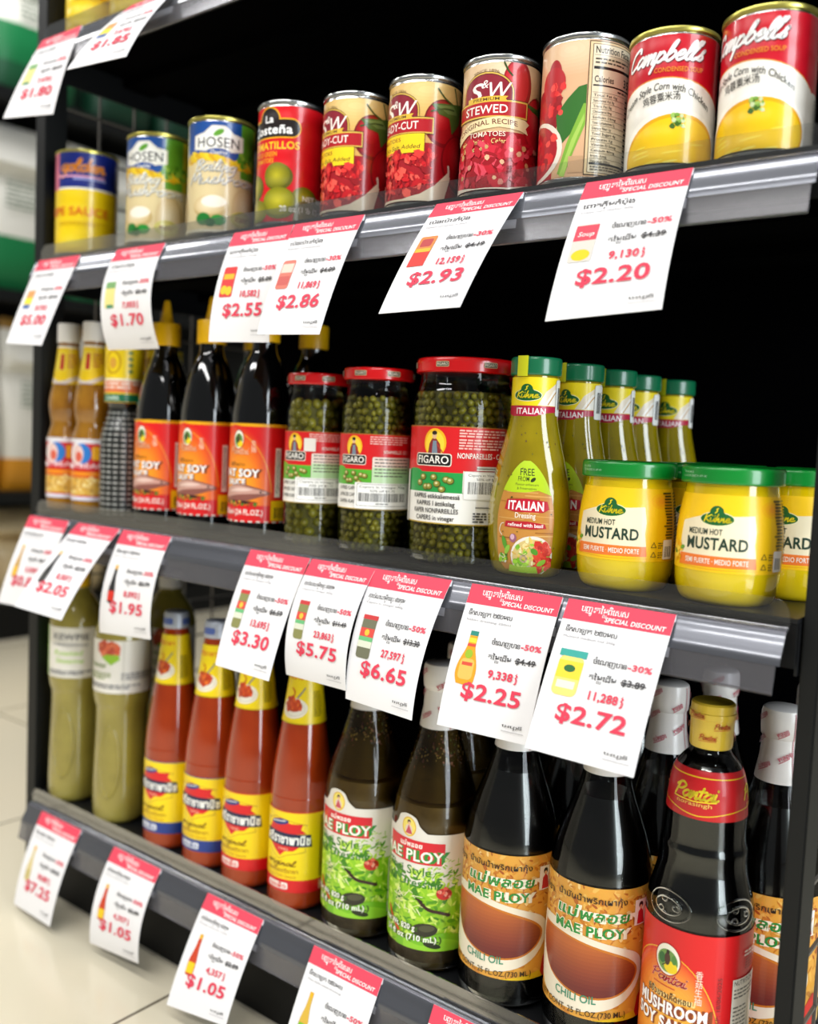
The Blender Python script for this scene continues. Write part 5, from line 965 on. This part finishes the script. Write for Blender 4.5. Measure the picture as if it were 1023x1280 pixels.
# ---------------------------------------------------------------- far gondola across the aisle
X0, Y0, Y1 = -2.75, .35, 2.35
far = thing('far_shelving_unit', 'dark shelving unit far behind the left post, stocked with rice bags', 'shelving', (0, 0, 0))
boxes('back_panel', [(X0-.46, Y0, 0, X0-.42, Y1, 2.1)], M['post'], far); boxes('base', [(X0-.42, Y0, 0, X0, Y1, .105)], M['black'], far)
for z in (.42, 1.03, 1.615): boxes('shelf_board', [(X0-.42, Y0, z, X0, Y1, z+.035)], M['post'], far)
for y in (Y0, Y1-.03): boxes('upright', [(X0-.45, y, 0, X0-.42, y+.03, 2.1)], M['black'], far)
def bag(w, d, h, cols, name):
    """standing pillow-shaped sack, front towards +x; cols = [(from height share, colour)]"""
    t = thing(name, '', 'sack'); n, k = 22, 16; rs = random.Random(int(h*1000)+len(cols))
    vs, fs = [], []
    for j in range(k+1):
        s = j/k; th = d*(math.sin(pi*min(1, s*1.25+.12))**.5 if s < .7 else max(.03, 1-(s-.7)/.3)**.8); ww = w*(.94+.06*sin(pi*s))
        for i in range(n):
            a = 2*pi*i/n; ca, sa = cos(a), sin(a); e = .55; wob = 1+.03*rs.uniform(-1, 1)
            vs.append((th/2*math.copysign(abs(ca)**e, ca)*wob, ww/2*math.copysign(abs(sa)**e, sa), s*h))
    for j in range(k):
        for i in range(n): fs.append((j*n+i, j*n+(i+1) % n, (j+1)*n+(i+1) % n, (j+1)*n+i))
    fs += [tuple(range(n))[::-1], tuple(k*n+i for i in range(n))]
    o = mesh('sack_body', vs, fs, mat('sack_'+cols[0][1], cols[0][1], .45), t, 60)
    for s, c in cols[1:]: o.data.materials.append(mat('sack_'+c, c, .4))
    for p in o.data.polygons:
        zc = p.center.z/h
        for q, (s, c) in enumerate(cols):
            if zc >= s: p.material_index = q
    a = Art(-w*500, 0, w*500, h*1000); a.lines(-w*300, w*300, h*620, 14, 6, 7, '7a8a7a');
    wrap(a, 'sack_print', lambda u, v, off: (Vector((d*.5+.004+off, u/1000*.8, v/1000)), Vector((1, 0, 0))), M['label'], t, us=40)
    return t
G, WH, OR = '0f7a44', 'e6e4dc', 'd8931c'
NB = [(0, OR), (.2, WH), (.93, 'a8803e')]
place(bag(.17, .13, .53, NB, 'noodle_bag'), [(X0-.09, y, .458, 0, lab) for y, lab in ((.57, 'white bag with orange foot on the far lower shelf, outermost at the picture edge'), (.745, 'white bag with orange foot on the far lower shelf, second from the picture edge'), (.92, 'white bag with orange foot on the far lower shelf, touching the left post in view'), (1.1, 'white bag with orange foot on the far lower shelf, hidden behind the left post'))], 'white bags with orange foot')
place(bag(.30, .16, .5, [(0, G), (.3, WH)], 'rice_bag'), [(X0-.1, y, 1.068, 0, lab) for y, lab in ((.58, 'white rice bag with green foot on the far middle shelf, at the picture edge'), (.89, 'white rice bag with green foot on the far middle shelf, beside the left post'), (1.21, 'white rice bag with green foot on the far middle shelf, behind the left post'))], 'white rice bags with green foot')
place(bag(.30, .16, .45, [(0, '0a5a34'), (.2, G), (.45, WH)], 'rice_bag'), [(X0-.1, y, 1.653, 0, lab) for y, lab in ((.62, 'half green rice bag on the far top shelf, at the upper left corner'), (.93, 'half green rice bag on the far top shelf, touching the left post in view'))], 'half green rice bags')
place(bag(.24, .15, .3, [(0, '0b3a26'), (.8, '16633c')], 'tea_bag'), [(X0-.1, y, 1.653, 0, lab) for y, lab in ((1.24, 'dark green bag on the far top shelf, seen over the yellow and blue can'), (1.5, 'dark green bag on the far top shelf, seen over the mushroom cans'), (1.76, 'dark green bag at the far end of the top shelf'))], 'dark green bags')
place(bag(.4, .2, .29, [(0, 'c9b48c'), (.5, 'd4c19a')], 'flour_sack'), [(X0-.12, y, .108, 0, lab) for y, lab in ((.6, 'beige sack on the base of the far unit, at the picture edge'), (1.02, 'beige sack on the base of the far unit, beside the left post'))], 'beige sacks')
